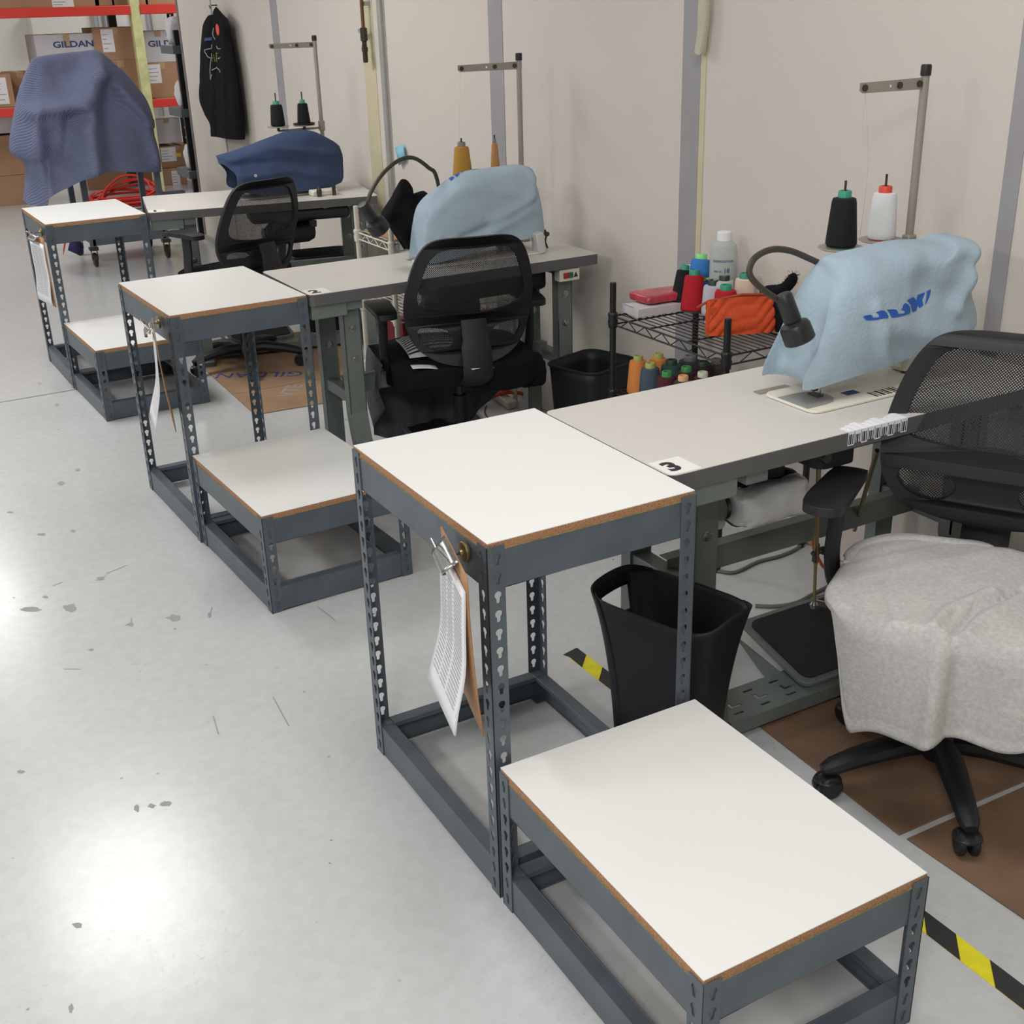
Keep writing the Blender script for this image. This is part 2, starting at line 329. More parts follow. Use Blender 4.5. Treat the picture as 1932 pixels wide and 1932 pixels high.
def stand(label, loc, rz, w, d, h, group, low=False):
    r = thing('shelving_stand', label, 'stand', loc, rz, group); ph = h - .008
    if ph not in PM: PM[ph] = post_mesh(ph)
    for (x, y, a) in ((0, 0, 0), (w, 0, 90), (w, d, 180), (0, d, 270)):
        o = bpy.data.objects.new('post', PM[ph]); COL.objects.link(o); o.parent = r; o.location = (x, y, 0); o.rotation_euler.z = R(a)
        MB().b2((.004, .004, -.0), (.034, .034, .004)).build('foot_plate', M['post'], o)
    for z in (h - .018 - .076, .004):
        for (x, y, a, L) in ((.003, .0025, 0, w - .006), (w - .0025, .003, 90, d - .006), (w - .003, d - .0025, 180, w - .006), (.0025, d - .003, 270, d - .006)):
            rail_mb(L).build('rail', M['post'], r, bevel=.0012, loc=(x, y, z), rz=R(a))
    bd = MB().b2((.003, .003, h - .018), (w - .003, d - .003, h - .0015)).build('board', M['chip'], r)
    MB().b2((.003, .003, h - .0015), (w - .003, d - .003, h)).build('laminate_top', M['lam'], bd, label='white laminate')
    MB().b2((.0015, .0015, h - .0178), (w - .0015, d - .0015, h - .0155)).build('underlay', M['chipd'], bd)
    return r
TG = 'tall white topped stands'; LG = 'low white topped stands'
stand('tall grey steel stand with white board top, nearest of three', (.184, -.122, 0), R(.06), .466, .622, .79, TG)
stand('tall grey steel stand with white board top, middle of three', (.158, 1.953, 0), R(2.09), .470, .62, .79, TG)
stand('tall grey steel stand with white board top, farthest of three', (.142, 4.106, 0), R(1.0), .470, .614, .79, TG)
stand('low steel stand with white top, large in the foreground', (.181, -.772, 0), R(-.18), .468, .635, .328, LG)
stand('low steel stand with white top, in front of middle tall stand', (.195, 1.317, 0), R(2.66), .476, .632, .319, LG)
stand('low steel stand with white top, farthest, before farthest tall stand', (.169, 3.49, 0), R(2.11), .474, .62, .325, LG)

# ================================================================ CLIPBOARDS ON MAGNETS
def clipboard(label, loc, ang, curl, pts=26):
    """board hangs in local XZ plane; papers on the -Y face; local origin at the clip"""
    r = thing('clipboard', label, 'clipboard', loc, ang, 'clipboards hung on the tall stands')
    def bd(t, dy):
        return MB().grid(lambda a, b: ((a - .5) * .225, dy + .02 * b * b * curl, .03 - b * .32), 4, 8)
    bd(0, 0).build('hardboard', M['masonite'], r, solid=.003)
    def pg(k):
        def f(a, b):
            x = (a - .5) * .212; z = -.0 - b * .283; q = max(0, b - .55); y = -.003 - k * .0012 - (curl * .035 * b * b) - (.05 * q * q * (1 - a) * curl) - .004 * math.sin(b * 9) * b
            return (x, y, z)
        return f
    for k in range(3): MB().grid(pg(k), 8, 12).build('sheet', M['paper'], r, label=None, solid=.0012)
    ln = MB()
    for i in range(pts):
        b0 = .08 + i * .8 / pts; f = pg(3)
        for a0, a1 in ((.08, .3), (.33, .55), (.6, .92)):
            p, q = Vector(f(a0, b0)), Vector(f(a1, b0)); dz = Vector((0, 0, .0011)); oy = Vector((0, -.0009, 0)); ln.add([p + oy + dz, q + oy + dz, q + oy - dz, p + oy - dz], [(0, 1, 2, 3)])
    ln.build('ruled_print', M['inkg'], r)['kind'] = 'stuff'
    c = MB().grid(lambda a, b: ((a - .5) * .12 * (1 - .35 * b), -.004 - .02 * math.sin(b * PI * .9) - .012 * b, .035 - .06 * b + .03 * b * b), 8, 6)
    cl = c.build('clip', M['steel'], r, solid=.0015); MB().tube([(-.035, -.014, .016), (.035, -.014, .016)], .004, 8).tube([(-.03, -.01, .02), (-.02, -.035, .05), (.02, -.035, .05), (.03, -.01, .02)], .0016, 6).build('lever', M['steel'], cl)
    return r
def magnet(label, loc, rz):
    r = thing('magnet_hook', label, 'hook', loc, rz, 'magnet hooks on the tall stands')
    MB().lathe([(.0, 0), (.019, 0), (.0205, .003), (.0205, .006), (.019, .008), (.006, .009), (.005, .014), (0, .014)], 20, Tr(ry=-PI / 2)).build('magnet', M['brass'], r)
    MB().tube([(-.01, 0, 0), (-.03, 0, -.002), (-.045, 0, -.012), (-.05, 0, -.004), (-.05, 0, .006)], .0018, 6).build('hook_wire', M['dsteel'], r)
def hang(v_uv, xp, ang, names, curl):
    p = at(*v_uv, x=xp); magnet(names[0], (xp + .04, p.y, p.z + .004), 0)
    return p
p = at(880, 1040, x=.184); magnet('round brass magnet hook on nearest tall stand', (.1835, p.y, p.z), 0)
q = at(857, 1068, x=.130); clipboard('clipboard with printed sheets hanging on nearest tall stand', (q.x, q.y, q.z), math.atan2(-.965, -.26) , .8)
p = at(306, 607, x=.158); magnet('round brass magnet hook on middle tall stand', (.150, p.y, p.z), 0)
q = at(292, 632, x=.105); clipboard('clipboard with curled white sheets on middle tall stand, seen edge on', (q.x, q.y, q.z), math.atan2(-.978, -.20), 1.0)
p = at(81, 437, x=.142); magnet('round brass magnet hook on farthest tall stand', (.138, p.y, p.z), 0)
q = at(70, 456, x=.100); clipboard('clipboard with plain white sheets on farthest tall stand', (q.x, q.y, q.z), math.atan2(-.975, .12), .15)

# ================================================================ SEWING TABLES
def sew_table(label, loc, rz, w, d, num, lx=(.13, .93), FY=.078, BY=.338, zs=.345):
    """origin: left-front corner on the floor"""
    r = thing('sewing_table', label, 'table', loc, rz, 'sewing tables along the wall'); H = .789; T = .04
    out = rrect(w, d, .02); out = [(x + w / 2, y + d / 2) for x, y in out]
    MB().plate(out, [], T - .0015, Tr((0, 0, H - T / 2 - .0008))).build('edge_band', M['band'], r)
    MB().plate(out, [], .0015, Tr((0, 0, H - .0007))).build('laminate_top', M['top'], r)
    st = MB().plate([(.004, .004), (.082, .004), (.082, .085), (.004, .085)], [], .0004, Tr((0, 0, H + .0004))).build('number_sticker', mat('sticker_film', s2l(238, 236, 232), .4), r)
    MB().text(num, .066, Tr((.034, .042, H + .0007)), .0002, sx=1.0, off=.05).build('numeral', M['ink'], st)
    fy = FY; by = BY; slots = True
    for i, x in enumerate(lx):
        # channel posts: front one bends outwards to its foot, back one straight; both carry bolts
        lg = thing_part('leg_frame', r)
        MB().b2((x - .03, 0.02, H - T - .035), (x + .03, d - .03, H - T)).build('top_bracket', M['green'], lg, bevel=.003)
        f = MB(); W_ = .032
        f.b2((x - W_, fy - .022, .33), (x + W_, fy - .018, H - T - .03)).b2((x - W_, fy - .022, .33), (x - W_ + .004, fy + .02, H - T - .03)).b2((x + W_ - .004, fy - .022, .33), (x + W_, fy + .02, H - T - .03))
        vs = []; bend = [(.33, 0), (.25, -.02), (.14, -.06), (.02, -.075)]
        for z, dy in bend:
            for px, py in ((-W_, -.022), (W_, -.022), (W_, .02), (-W_, .02)): vs.append((x + px, fy + py + dy, z))
        f.add(vs, [(a + b0, a + (b0 + 1) % 4, a + 4 + (b0 + 1) % 4, a + 4 + b0) for a in (0, 4, 8) for b0 in range(4)])
        f.build('front_post', M['green'], lg, bevel=.003)
        MB().b2((x - W_, by - .022, .02), (x + W_, by - .018, H - T - .03)).b2((x - W_, by - .022, .02), (x - W_ + .004, by + .02, H - T - .03)).b2((x + W_ - .004, by - .022, .02), (x + W_, by + .02, H - T - .03)).build('back_post', M['green'], lg, bevel=.003)
        MB().b2((x - .025, fy, zs + .0), (x + .025, by, zs + .04)).build('cross_rail', M['green'], lg, bevel=.003)
        MB().b2((x - .03, -.02, .004), (x + .03, by + .03, .03)).build('foot_rail', M['green'], lg, bevel=.004)
        if i == 0: MB().b2((.006, .012, .70), (x - .06 if x > .2 else x - .03, .06, H - T)).build('corner_bracket', M['green'], lg, bevel=.003)
        for yy in (fy, by):
            for z in (.64, .53): MB().lathe([(.014, 0), (.014, .002), (.008, .003), (.008, .009), (0, .009)], 12, Tr((x, yy - .0225, z), rx=PI / 2)).build('bolt', M['steel'], lg)
    if slots:
        ym = (fy + by) / 2
        MB().b2((lx[0], ym - .005, zs), (lx[1], ym, zs + .065)).b2((lx[0], ym - .005, zs + .061), (lx[1], ym + .03, zs + .065)).b2((lx[0], ym - .005, zs), (lx[1], ym + .02, zs + .004)).build('stretcher', M['green'], r, bevel=.0015)
        a, b = lx[0] + .03, lx[1] - .03
        hs = []
        for k in range(9):
            x0 = a + .03 + k * (b - a - .12) / 8
            hs += [[(x0, .122), (x0 + .03, .122), (x0 + .03, .130), (x0, .130)], [(x0 + .012, .150), (x0 + .046, .150), (x0 + .046, .158), (x0 + .022, .158), (x0 + .022, .172), (x0 + .012, .172)], [(x0, .19), (x0 + .03, .19), (x0 + .03, .198), (x0, .198)]]
        MB().plate([(a, .10), (b, .10), (b, .22), (a, .22)], hs, .003, Tr((0, 0, .055))).b2((a, .097, .02), (b, .10, .056)).b2((a, .22, .02), (b, .223, .056)).build('slotted_foot_plate', M['green'], r)
    return r
def thing_part(name, parent):
    o = bpy.data.objects.new(name, None); COL.objects.link(o); o.parent = parent; o.empty_display_size = .03; return o
sew_table('grey topped sewing table numbered 3, nearest, with foot pedal', (.652, -.033, 0), 0, 1.19, .497, '3', (.245, 1.10), .204, .464, .345)
sew_table('grey topped sewing table numbered 2, the middle one', (.633, 1.962, 0), R(.6), 1.165, .485, '2', (.166, 1.045), .078, .32, .36)
sew_table('grey topped sewing table farthest from camera, set askew', (.625, 4.135, 0), R(-10.8), 1.13, .60, '1', (.19, 1.04), .10, .42, .38)

def pedal(label, x, y):
    r = thing('foot_pedal', label, 'pedal', (x, y, 0), 0, 'treadle pedals under the sewing tables')
    T = Tr((0, 0, .065), rx=R(14))
    out = rrect(.34, .27, .03); out = [(a + .17, b + .135) for a, b in out]; inn = [(.17 + (a - .17) * .9, .135 + (b - .135) * .88) for a, b in out]
    MB().plate(out, [], .012, T).build('tray', M['green'], r, bevel=.003); MB().plate(inn, [], .006, T @ Tr((0, 0, .008))).build('rubber_mat', M['rub'], r, label='black ribbed rubber mat')
    MB().plate([(0, 0), (.16, .0), (.28, .06), (0.02, .03)], [], .004, Matrix.Translation((-.004, -.01, .03)) @ Matrix.Rotation(PI / 2, 4, 'Z') @ Matrix.Rotation(PI / 2, 4, 'X')).build('bracket', M['green'], r)
    return r
pedal('grey framed foot pedal with black mat under table 3', 1.175, .085)
pedal('foot pedal with dark mat under middle sewing table', 1.10, 2.12); pedal('foot pedal with dark mat under farthest table', .98, 4.20)
def rod(label, u0, v0, u1, v1, y):
    a, b = at(u0, v0, y=y), at(u1, v1, y=y); r = thing('pitman_rod', label, 'rod', (b.x, b.y, b.z)); d = a - b
    MB().tube([(0, 0, 0), d * .45], .0045, 8).tube([d * .3, d], .0065, 8).build('rod', M['brass'], r)
    MB().box(d * .38, (.012, .012, .05)).lathe([(.006, -.012), (.006, .02), (.011, .021), (.011, .028), (0, .028)], 10, Tr(d * .38, ry=PI / 2)).build('clamp', M['dsteel'], r)
    MB().lathe([(0, -.012), (.011, -.006), (.012, .004), (.006, .012), (0, .014)], 12).box((.02, 0, .0), (.05, .012, .014), ry=R(25)).build('ball_joint', M['steel'], r)
rod('slim vertical brass rod linking pedal and treadle of table 3', 1545, 872, 1536, 1142, .17)
pd = at(1655, 850, y=.1); pe = at(1612, 1000, y=.35)
tag(MB().tube([pd, pe], .006, 8).build('link_rod', M['brass'], None), 'slanted slim rod under table 3 behind armrest', 'rod')
# treadle control box under table 3
a, b = at(1532, 860, y=.04), at(1607, 845, y=.04)
r = thing('control_box', 'dark flat control box under front edge of table 3', 'control box', (a.x, .03, 0))
MB().plate([(x + .055, y + .05) for x, y in rrect(.12, .1, .03)], [], .05, Tr((0, -.02, .716))).build('housing', M['blackm'], r, bevel=.004)
MB().lathe([(.012, 0), (.012, .03), (0, .03)], 12, Tr((.01, -.0, .722), rx=PI / 2)).build('knob', M['dsteel'], r)

# motors
def motor(label, c, L=.20, rad=.062, film=None, seed=0):
    r = thing('sewing_motor', label, 'motor', (c[0], c[1], 0)); z = c[2]
    MB().lathe([(0, 0), (rad * .7, 0), (rad, .02), (rad, L - .03), (rad * .8, L), (0, L)], 22, Tr((-L / 2, 0, z), ry=PI / 2)).build('motor_body', M['blackm'], r)
    MB().b2((-.05, -.03, z + rad * .7), (.05, .03, .749)).build('mount', M['blackm'], r, bevel=.003)
    MB().lathe([(.015, 0), (.035, .002), (.03, .008), (.035, .014), (.012, .016), (0, .016)], 18, Tr((-L / 2 - .025, 0, z), ry=PI / 2)).build('pulley', M['dsteel'], r)
    return r
# ================================================================ CLOTH BUILDERS
def polyval(pl, t):
    L = [0]
    for a, b in zip(pl, pl[1:]): L.append(L[-1] + (b - a).length)
    s = t * L[-1]
    for i in range(len(pl) - 1):
        if s <= L[i + 1] + 1e-9: q = (s - L[i]) / max(1e-9, L[i + 1] - L[i]); return pl[i].lerp(pl[i + 1], q)
    return pl[-1].copy()
def drape(top, bottom, left, right, y0, D, axis='y', p=2.6, q=2.2, folds=(), nz=.006, nf=7, seed=0, nu=64, nv=44, backD=None, pf=.85, side=(0, 0), wav=None, dfun=None):
    """cloth bag around an object: Coons patch in the plane, pushed out to front and back"""
    def un(u, v, k): q = at(u, v, **{axis: y0 - D * k}); return Vector((q[1 if axis == 'x' else 0], q[2], 0))
    et = lambda t: max(0, 1 - (1 - t) ** q) ** (1 / q)
    def cv(l, a=0): n = len(l) - 1; return crom([un(u, v, a * et(i / n)) for i, (u, v) in enumerate(l)], 5, False)
    def cb(l):
        n = len(l) - 1; o = []
        for i, (u, v) in enumerate(l):
            x = i / n; e = max(0, 1 - abs(2 * x - 1) ** p) ** (1 / p); o.append(un(u, v, pf * e + (1 - e) * (side[0] if x < .5 else side[1])))
        return crom(o, 5, False)
    C0, C1, L0, L1 = cv(top), cb(bottom), cv(left, side[0]), cv(right, side[1])
    def pt(s, t):
        a = polyval(C0, s) * (1 - t) + polyval(C1, s) * t; b = polyval(L0, t) * (1 - s) + polyval(L1, t) * s
        c = C0[0] * (1 - s) * (1 - t) + C0[-1] * s * (1 - t) + C1[0] * (1 - s) * t + C1[-1] * s * t; return a + b - c
    FP = [([Vector((at(u, v, **{axis: y0})[1 if axis == 'x' else 0], at(u, v, **{axis: y0})[2], 0)) for u, v in pl], am, w) for pl, am, w in folds]
    def dist(P, pl):
        m = 9
        for a, b in zip(pl, pl[1:]):
            ab = b - a; t = max(0, min(1, (P - a).dot(ab) / max(1e-9, ab.dot(ab)))); m = min(m, (P - a - ab * t).length)
        return m
    bD = backD if backD is not None else D
    def f(ss, t):
        front = ss < .5; s = ss * 2 if front else 2 - ss * 2; P = pt(s, t)
        e = (max(0, 1 - abs(2 * s - 1) ** p)) ** (1 / p) * (max(0, 1 - (1 - t) ** q)) ** (1 / q)
        h = (D if front else bD) * e
        if dfun: h *= dfun(s, t)
        if front:
            for pl, am, w in FP: h += am * math.exp(-(dist(P, pl) / w) ** 2) * min(1, e * 2)
        if wav: h += wav(s, t, front) * e
        nn = noise.noise(Vector((P.x * nf + seed, P.y * nf, (0 if front else 5) + seed))) + .5 * noise.noise(Vector((P.x * nf * 2.3, P.y * nf * 2.3, 3 + seed)))
        h += nz * nn * min(1, e * 1.5)
        yy = y0 - h if front else y0 + h
        return (yy, P.x, P.y) if axis == 'x' else (P.x, yy, P.y)
    return MB().grid(f, nu * 2, nv, wrap=True)
def decal(polys, bv, y0, dd, mb=None, off=.0012):
    """flat print on the cloth: outlines surveyed from the photograph, laid on the cloth surface"""
    mb = mb or MB()
    for pl in polys:
        bm = bmesh.new(); bm.faces.new([bm.verts.new((u, v, 0)) for u, v in pl]); bm.normal_update(); bmesh.ops.triangulate(bm, faces=bm.faces)
        bmesh.ops.subdivide_edges(bm, edges=bm.edges, cuts=3, use_grid_fill=True); bm.verts.index_update(); vs = []
        for v in bm.verts:
            far = at(v.co.x, v.co.y, y=y0); d = (far - CP).normalized(); h = bv.ray_cast(CP, d)
            if h[0]: nn = h[1] if h[1].dot(d) < 0 else -h[1]; vs.append(h[0] + nn * off)
            else: vs.append(bv.find_nearest(at(v.co.x, v.co.y, y=y0))[0])
        mb.add(vs, [tuple(q.index for q in f.verts) for f in bm.faces]); bm.free()
    return mb
def bvh(mb): return BVHTree.FromPolygons([Vector(v) for v in mb.v], mb.f)
Z7 = lambda l: [(1400 + x * .2754, 380 + y * .2754) for x, y in l]; Z4 = lambda l: [(640 + x * .2692, 80 + y * .2692) for x, y in l]

# covers
c3 = drape(top=[(1522, 545), (1535, 520), (1556, 487), (1585, 475), (1625, 466), (1680, 453), (1745, 450), (1765, 441), (1790, 441), (1812, 452), (1822, 472)],
           bottom=[(1482, 708), (1508, 733), (1530, 735), (1580, 715), (1640, 695), (1700, 675), (1760, 648), (1820, 628), (1846, 622)],
           left=[(1522, 545), (1510, 580), (1503, 615), (1490, 660), (1480, 690), (1482, 708)],
           right=[(1822, 472), (1816, 502), (1834, 540), (1846, 580), (1850, 610), (1846, 622)], y0=.265, D=.15, backD=.03, p=3.2, q=3.2, side=(0, .55), seed=2, nu=80, nv=56,
           folds=[([(1625, 480), (1640, 515), (1705, 535), (1760, 560)], -.022, .05), ([(1780, 462), (1760, 500), (1725, 560)], .030, .026), ([(1572, 560), (1580, 640), (1588, 660)], .012, .018), ([(1588, 595), (1650, 612), (1740, 600)], .012, .03),
                  ([(1690, 480), (1655, 560)], -.012, .035), ([(1822, 500), (1800, 560), (1830, 600)], .008, .02), ([(1560, 690), (1700, 650), (1830, 600)], -.008, .025), ([(1785, 462), (1790, 520)], -.012, .012)])
r = thing('machine_cover', 'pale blue cloth cover with blue lettering on machine of table 3', 'cover', (1.5, .21, .8), 0, 'pale blue machine covers'); OFF = Vector((1.5, .21, .8))
def shifted(mb, o): mb2 = MB(); mb2.v = [tuple(Vector(v) - o) for v in mb.v]; mb2.f = mb.f; return mb2
shifted(c3, OFF).build('cloth', M['lblue'], r, smooth=60)
B3 = bvh(c3)
lg = [[(62, 450), (100, 430), (172, 418), (195, 432), (212, 462), (290, 457), (300, 430), (280, 402), (250, 382), (330, 358), (372, 362), (410, 395), (432, 440), (428, 470), (330, 480), (262, 497), (115, 502)],
      [(410, 347), (500, 340), (548, 345), (572, 375), (580, 410), (668, 398), (678, 375), (668, 358), (612, 348), (640, 325), (655, 270), (685, 247), (725, 270), (752, 310), (758, 370), (750, 400), (700, 420), (600, 450), (485, 465), (465, 430), (445, 380)],
      [(705, 212), (790, 160), (820, 175), (842, 212), (855, 160), (865, 128), (972, 88), (960, 130), (930, 205), (948, 280), (895, 322), (870, 290), (858, 295), (845, 360), (790, 382), (775, 340), (765, 275), (740, 240)],
      [(998, 78), (1055, 45), (1058, 80), (1035, 160), (1005, 230), (970, 278), (990, 180), (1000, 120)]]
for pl in lg: shifted(decal([[(1620 + x / 7.8, 540 + y / 7.8) for x, y in pl]], B3, .265, .15), OFF).build('printed_letter', M['logo'], r, label='blue printed letter')
c2 = drape(top=[(795, 385), (806, 368), (830, 350), (850, 334), (880, 322), (925, 316), (975, 310), (1000, 316)],
           bottom=[(789, 485), (800, 500), (840, 492), (900, 470), (960, 455), (1015, 445), (1027, 437)],
           left=[(795, 385), (786, 400), (784, 430), (786, 460), (789, 485)], right=[(1000, 316), (1010, 345), (1018, 375), (1023, 405), (1026, 430), (1027, 437)], y0=2.26, D=.15, backD=.03, p=3.2, q=3, side=(0, .35), seed=5, nu=60, nv=44,
           folds=[([(790, 400), (830, 350), (880, 345), (960, 362)], .010, .022), ([(985, 330), (985, 350), (965, 380), (900, 415)], .024, .028), ([(990, 345), (985, 370), (930, 400), (840, 440)], -.016, .018), ([(1000, 330), (1015, 420)], -.008, .02), ([(800, 440), (795, 480)], .008, .012)])
r = thing('machine_cover', 'pale blue cloth cover on machine of middle table, behind chair', 'cover', (1.4, 2.2, .8), 0, 'pale blue machine covers'); OFF = Vector((1.4, 2.2, .8))
shifted(c2, OFF).build('cloth', M['lblue'], r, smooth=60); B2 = bvh(c2)
for pl in ([(748, 938), (786, 972), (808, 948), (775, 932)], [(808, 918), (842, 904), (842, 925), (824, 946), (810, 935)], [(846, 903), (880, 890), (875, 902), (856, 915)], [(930, 886), (970, 882), (968, 888), (932, 892)]):
    shifted(decal([Z4(pl)], B2, 2.26, .1), OFF).build('printed_letter', M['logo'], r, label='blue printed letter fragment')
c1 = drape(top=[(407, 294), (440, 285), (462, 277), (500, 262), (540, 248), (585, 246), (625, 264), (640, 275)],
           bottom=[(412, 306), (428, 312), (446, 330), (452, 358), (500, 366), (560, 360), (600, 358), (630, 350), (644, 340)],
           left=[(407, 294), (410, 300), (412, 308)], right=[(640, 275), (646, 300), (647, 325), (644, 340)], y0=4.27, D=.11, seed=9, nu=60, nv=30, p=2.4, q=3,
           folds=[([(430, 300), (500, 275), (640, 290)], .010, .02), ([(430, 310), (520, 300), (645, 310)], -.008, .018), ([(450, 330), (540, 320), (645, 335)], .009, .018)], nz=.008)
r = thing('machine_cover', 'navy cloth shirt draped over machine of farthest table', 'cover', (1.35, 4.27, .8)); shifted(c1, Vector((1.35, 4.27, .8))).build('cloth', M['navy'], r, smooth=60)
MB().lathe([(0, 0), (.008, 0), (.008, .002), (0, .002)], 12, Tr((at(481, 331, y=4.13).x - 1.35, -.15, at(481, 331, y=4.13).z - .8), rx=PI / 2)).build('button', M['lgrey'], r)

# sewing machines
def machine(label, x0, y0, x1, H=.789, ay=.035, rz=0):
    L = x1 - x0; r = thing('sewing_machine', label, 'sewing machine', (x0, y0, H), rz, 'industrial sewing machines')
    out = [(L / 2 + a, b) for a, b in rrect(L, .18, .025)]
    MB().plate(out, [], .006, Tr((0, 0, .004))).build('bed', M['machine'], r, bevel=.0015)
    MB().plate([(-.0, -.05), (.055, -.05), (.085, -.045), (.105, -.025), (.11, 0), (.105, .025), (.085, .045), (.055, .05), (0, .05)], [], .0015, Tr((0.004, -.012, .0082))).build('slide_plate', mat('brushed_plate', s2l(168, 168, 166), .45, .35), r)
    MB().b2((.0, .098, .0005), (.10, .122, .0025)).build('strap_plate', M['grey_en'], r)
    MB().tube([(.075, 0, .085), (.075, 0, .035)], .005, 8).box((.075, -.006, .035), (.014, .012, .022)).box((.075, -.012, .016), (.02, .034, .004)).box((.066, .01, .055), (.006, .01, .06)).build('presser_foot', M['dsteel'], r, bevel=.0006)
    MB().tube([(.092, -.01, .09), (.092, -.01, .012)], .0012, 6).build('needle', M['steel'], r)
    MB().b2((.115, -.02 + ay, .11), (.15, .02 + ay, .19)).b2((.12, -.02 + ay, .15), (L - .06, .03 + ay, .22)).b2((L - .13, -.03 + ay, .008), (L - .06, .04 + ay, .22)).build('arm', M['machine'], r, bevel=.015)
    MB().lathe([(0, 0), (.035, 0), (.04, .01), (.04, .02), (.02, .025), (0, .025)], 20, Tr((L - .06, ay, .18), ry=PI / 2)).build('handwheel', M['blackm'], r)
    return r
m3 = machine('white industrial sewing machine bed visible on table 3', 1.148, .185, 1.66)
mk = MB()
for k, (dx, w) in enumerate(((.0, .006), (.012, .003), (.022, .008), (.036, .003), (.044, .006), (.06, .003), (.068, .006), (.08, .003))): mk.b2((.20 + dx, -.085, .0072), (.20 + dx + w, -.05, .0076))
mk.build('bar_marks', M['ink'], m3); MB().b2((.15, -.04, .0072), (.19, -.015, .0078)).build('blue_sticker', M['inkb'], m3, label='small dark blue sticker')
MB().tube([(.40, .02, .008), (.40, .02, .11)], .007, 10).lathe([(.014, 0), (.014, .006), (.007, .01), (0, .01)], 14, Tr((.40, .02, .008))).build('stud', M['dsteel'], m3)
machine('white sewing machine under pale blue cover on middle table', 1.15, 2.19, 1.63)
m1 = machine('white sewing machine under navy shirt on farthest table', 1.12, 4.29, 1.6, rz=0)
r = thing('knee_lifter', 'white knee lifter bracket at right of middle machine', 'bracket', (at(1030, 478, z=.789).x - .02, 2.12, .789))
MB().box((0, 0, .04), (.035, .05, .08), ry=R(-8)).build('bracket_body', M['lgrey'], r, bevel=.006); MB().tube([(.03, 0, .085), (.035, 0, .06), (.03, 0, .04), (.04, 0, .015)], .004, 8).lathe([(.009, 0), (.009, .014), (0, .014)], 10, Tr((.033, -.0, .07), rx=PI / 2)).build('thumb_screw', M['dsteel'], r)
b = MB()
r = thing('bobbin_winder', 'dark bobbin winder pegs below navy shirt', 'winder', (at(602, 368, z=.789).x, 4.1, .789))
MB().b2((-.05, 0, 0), (.09, .06, .03)).build('winder_body', M['machine'], r, bevel=.008); MB().lathe([(.012, 0), (.014, .03), (.006, .05), (0, .05)], 12, Tr((-.02, -.02, 0))).lathe([(.01, 0), (.01, .05), (0, .05)], 12, Tr((.06, -.02, 0))).build('pegs', M['dsteel'], r)

# thread cone
def cone(label, loc, col, capcol, h=.12, r0=.04, r1=.031, tilt=None, group=None, cat='thread cone', cap_h=.016, base=True):
    nm = 'thread_cone'; r = thing(nm, label, cat, loc, 0, group)
    if tilt: r.rotation_euler = tilt
    MB().lathe([(0, 0.004), (r0 * .9, .004), (r0, .010), (r0 * .99, .02), (r1 * 1.02, h - .012), (r1 * .94, h - .003), (r1 * .5, h), (0, h)], 24).build('thread', col, r)
    MB().lathe([(r1 * .56, h - .02), (r1 * .56, h + cap_h - .003), (r1 * .5, h + cap_h), (r1 * .36, h + cap_h), (r1 * .33, h + cap_h - .004), (r1 * .33, h - .02)], 20).build('core', capcol, r)
    if base: MB().lathe([(0, 0), (r0 * .8, 0), (r0 * .84, .005), (0, .005)], 20).build('core_base', capcol, r)
    return r
TH = {k: thread(k, v) for k, v in dict(black=(24, 25, 28), white=(232, 234, 234), gold=(186, 138, 62), tan=(190, 140, 90), red=(186, 30, 44), royal=(34, 84, 160), sky=(60, 130, 205), lilac=(196, 194, 204), pearl=(196, 202, 198), cream=(228, 208, 190), orange=(222, 138, 72),
      slate=(72, 88, 100), forest=(52, 78, 72), maroon=(84, 34, 46), char=(58, 62, 62), brown=(88, 78, 66), wine=(66, 38, 46)).items()}
CP_ = {k: mat('core_' + k, s2l(*v), .4) for k, v in dict(teal=(50, 146, 120), green=(60, 140, 76), dgreen=(36, 58, 48), red=(214, 74, 50), lime=(204, 214, 96), mint=(140, 222, 130), peach=(238, 178, 132), pale=(206, 216, 188), grey=(120, 124, 122), olive=(170, 176, 100)).items()}
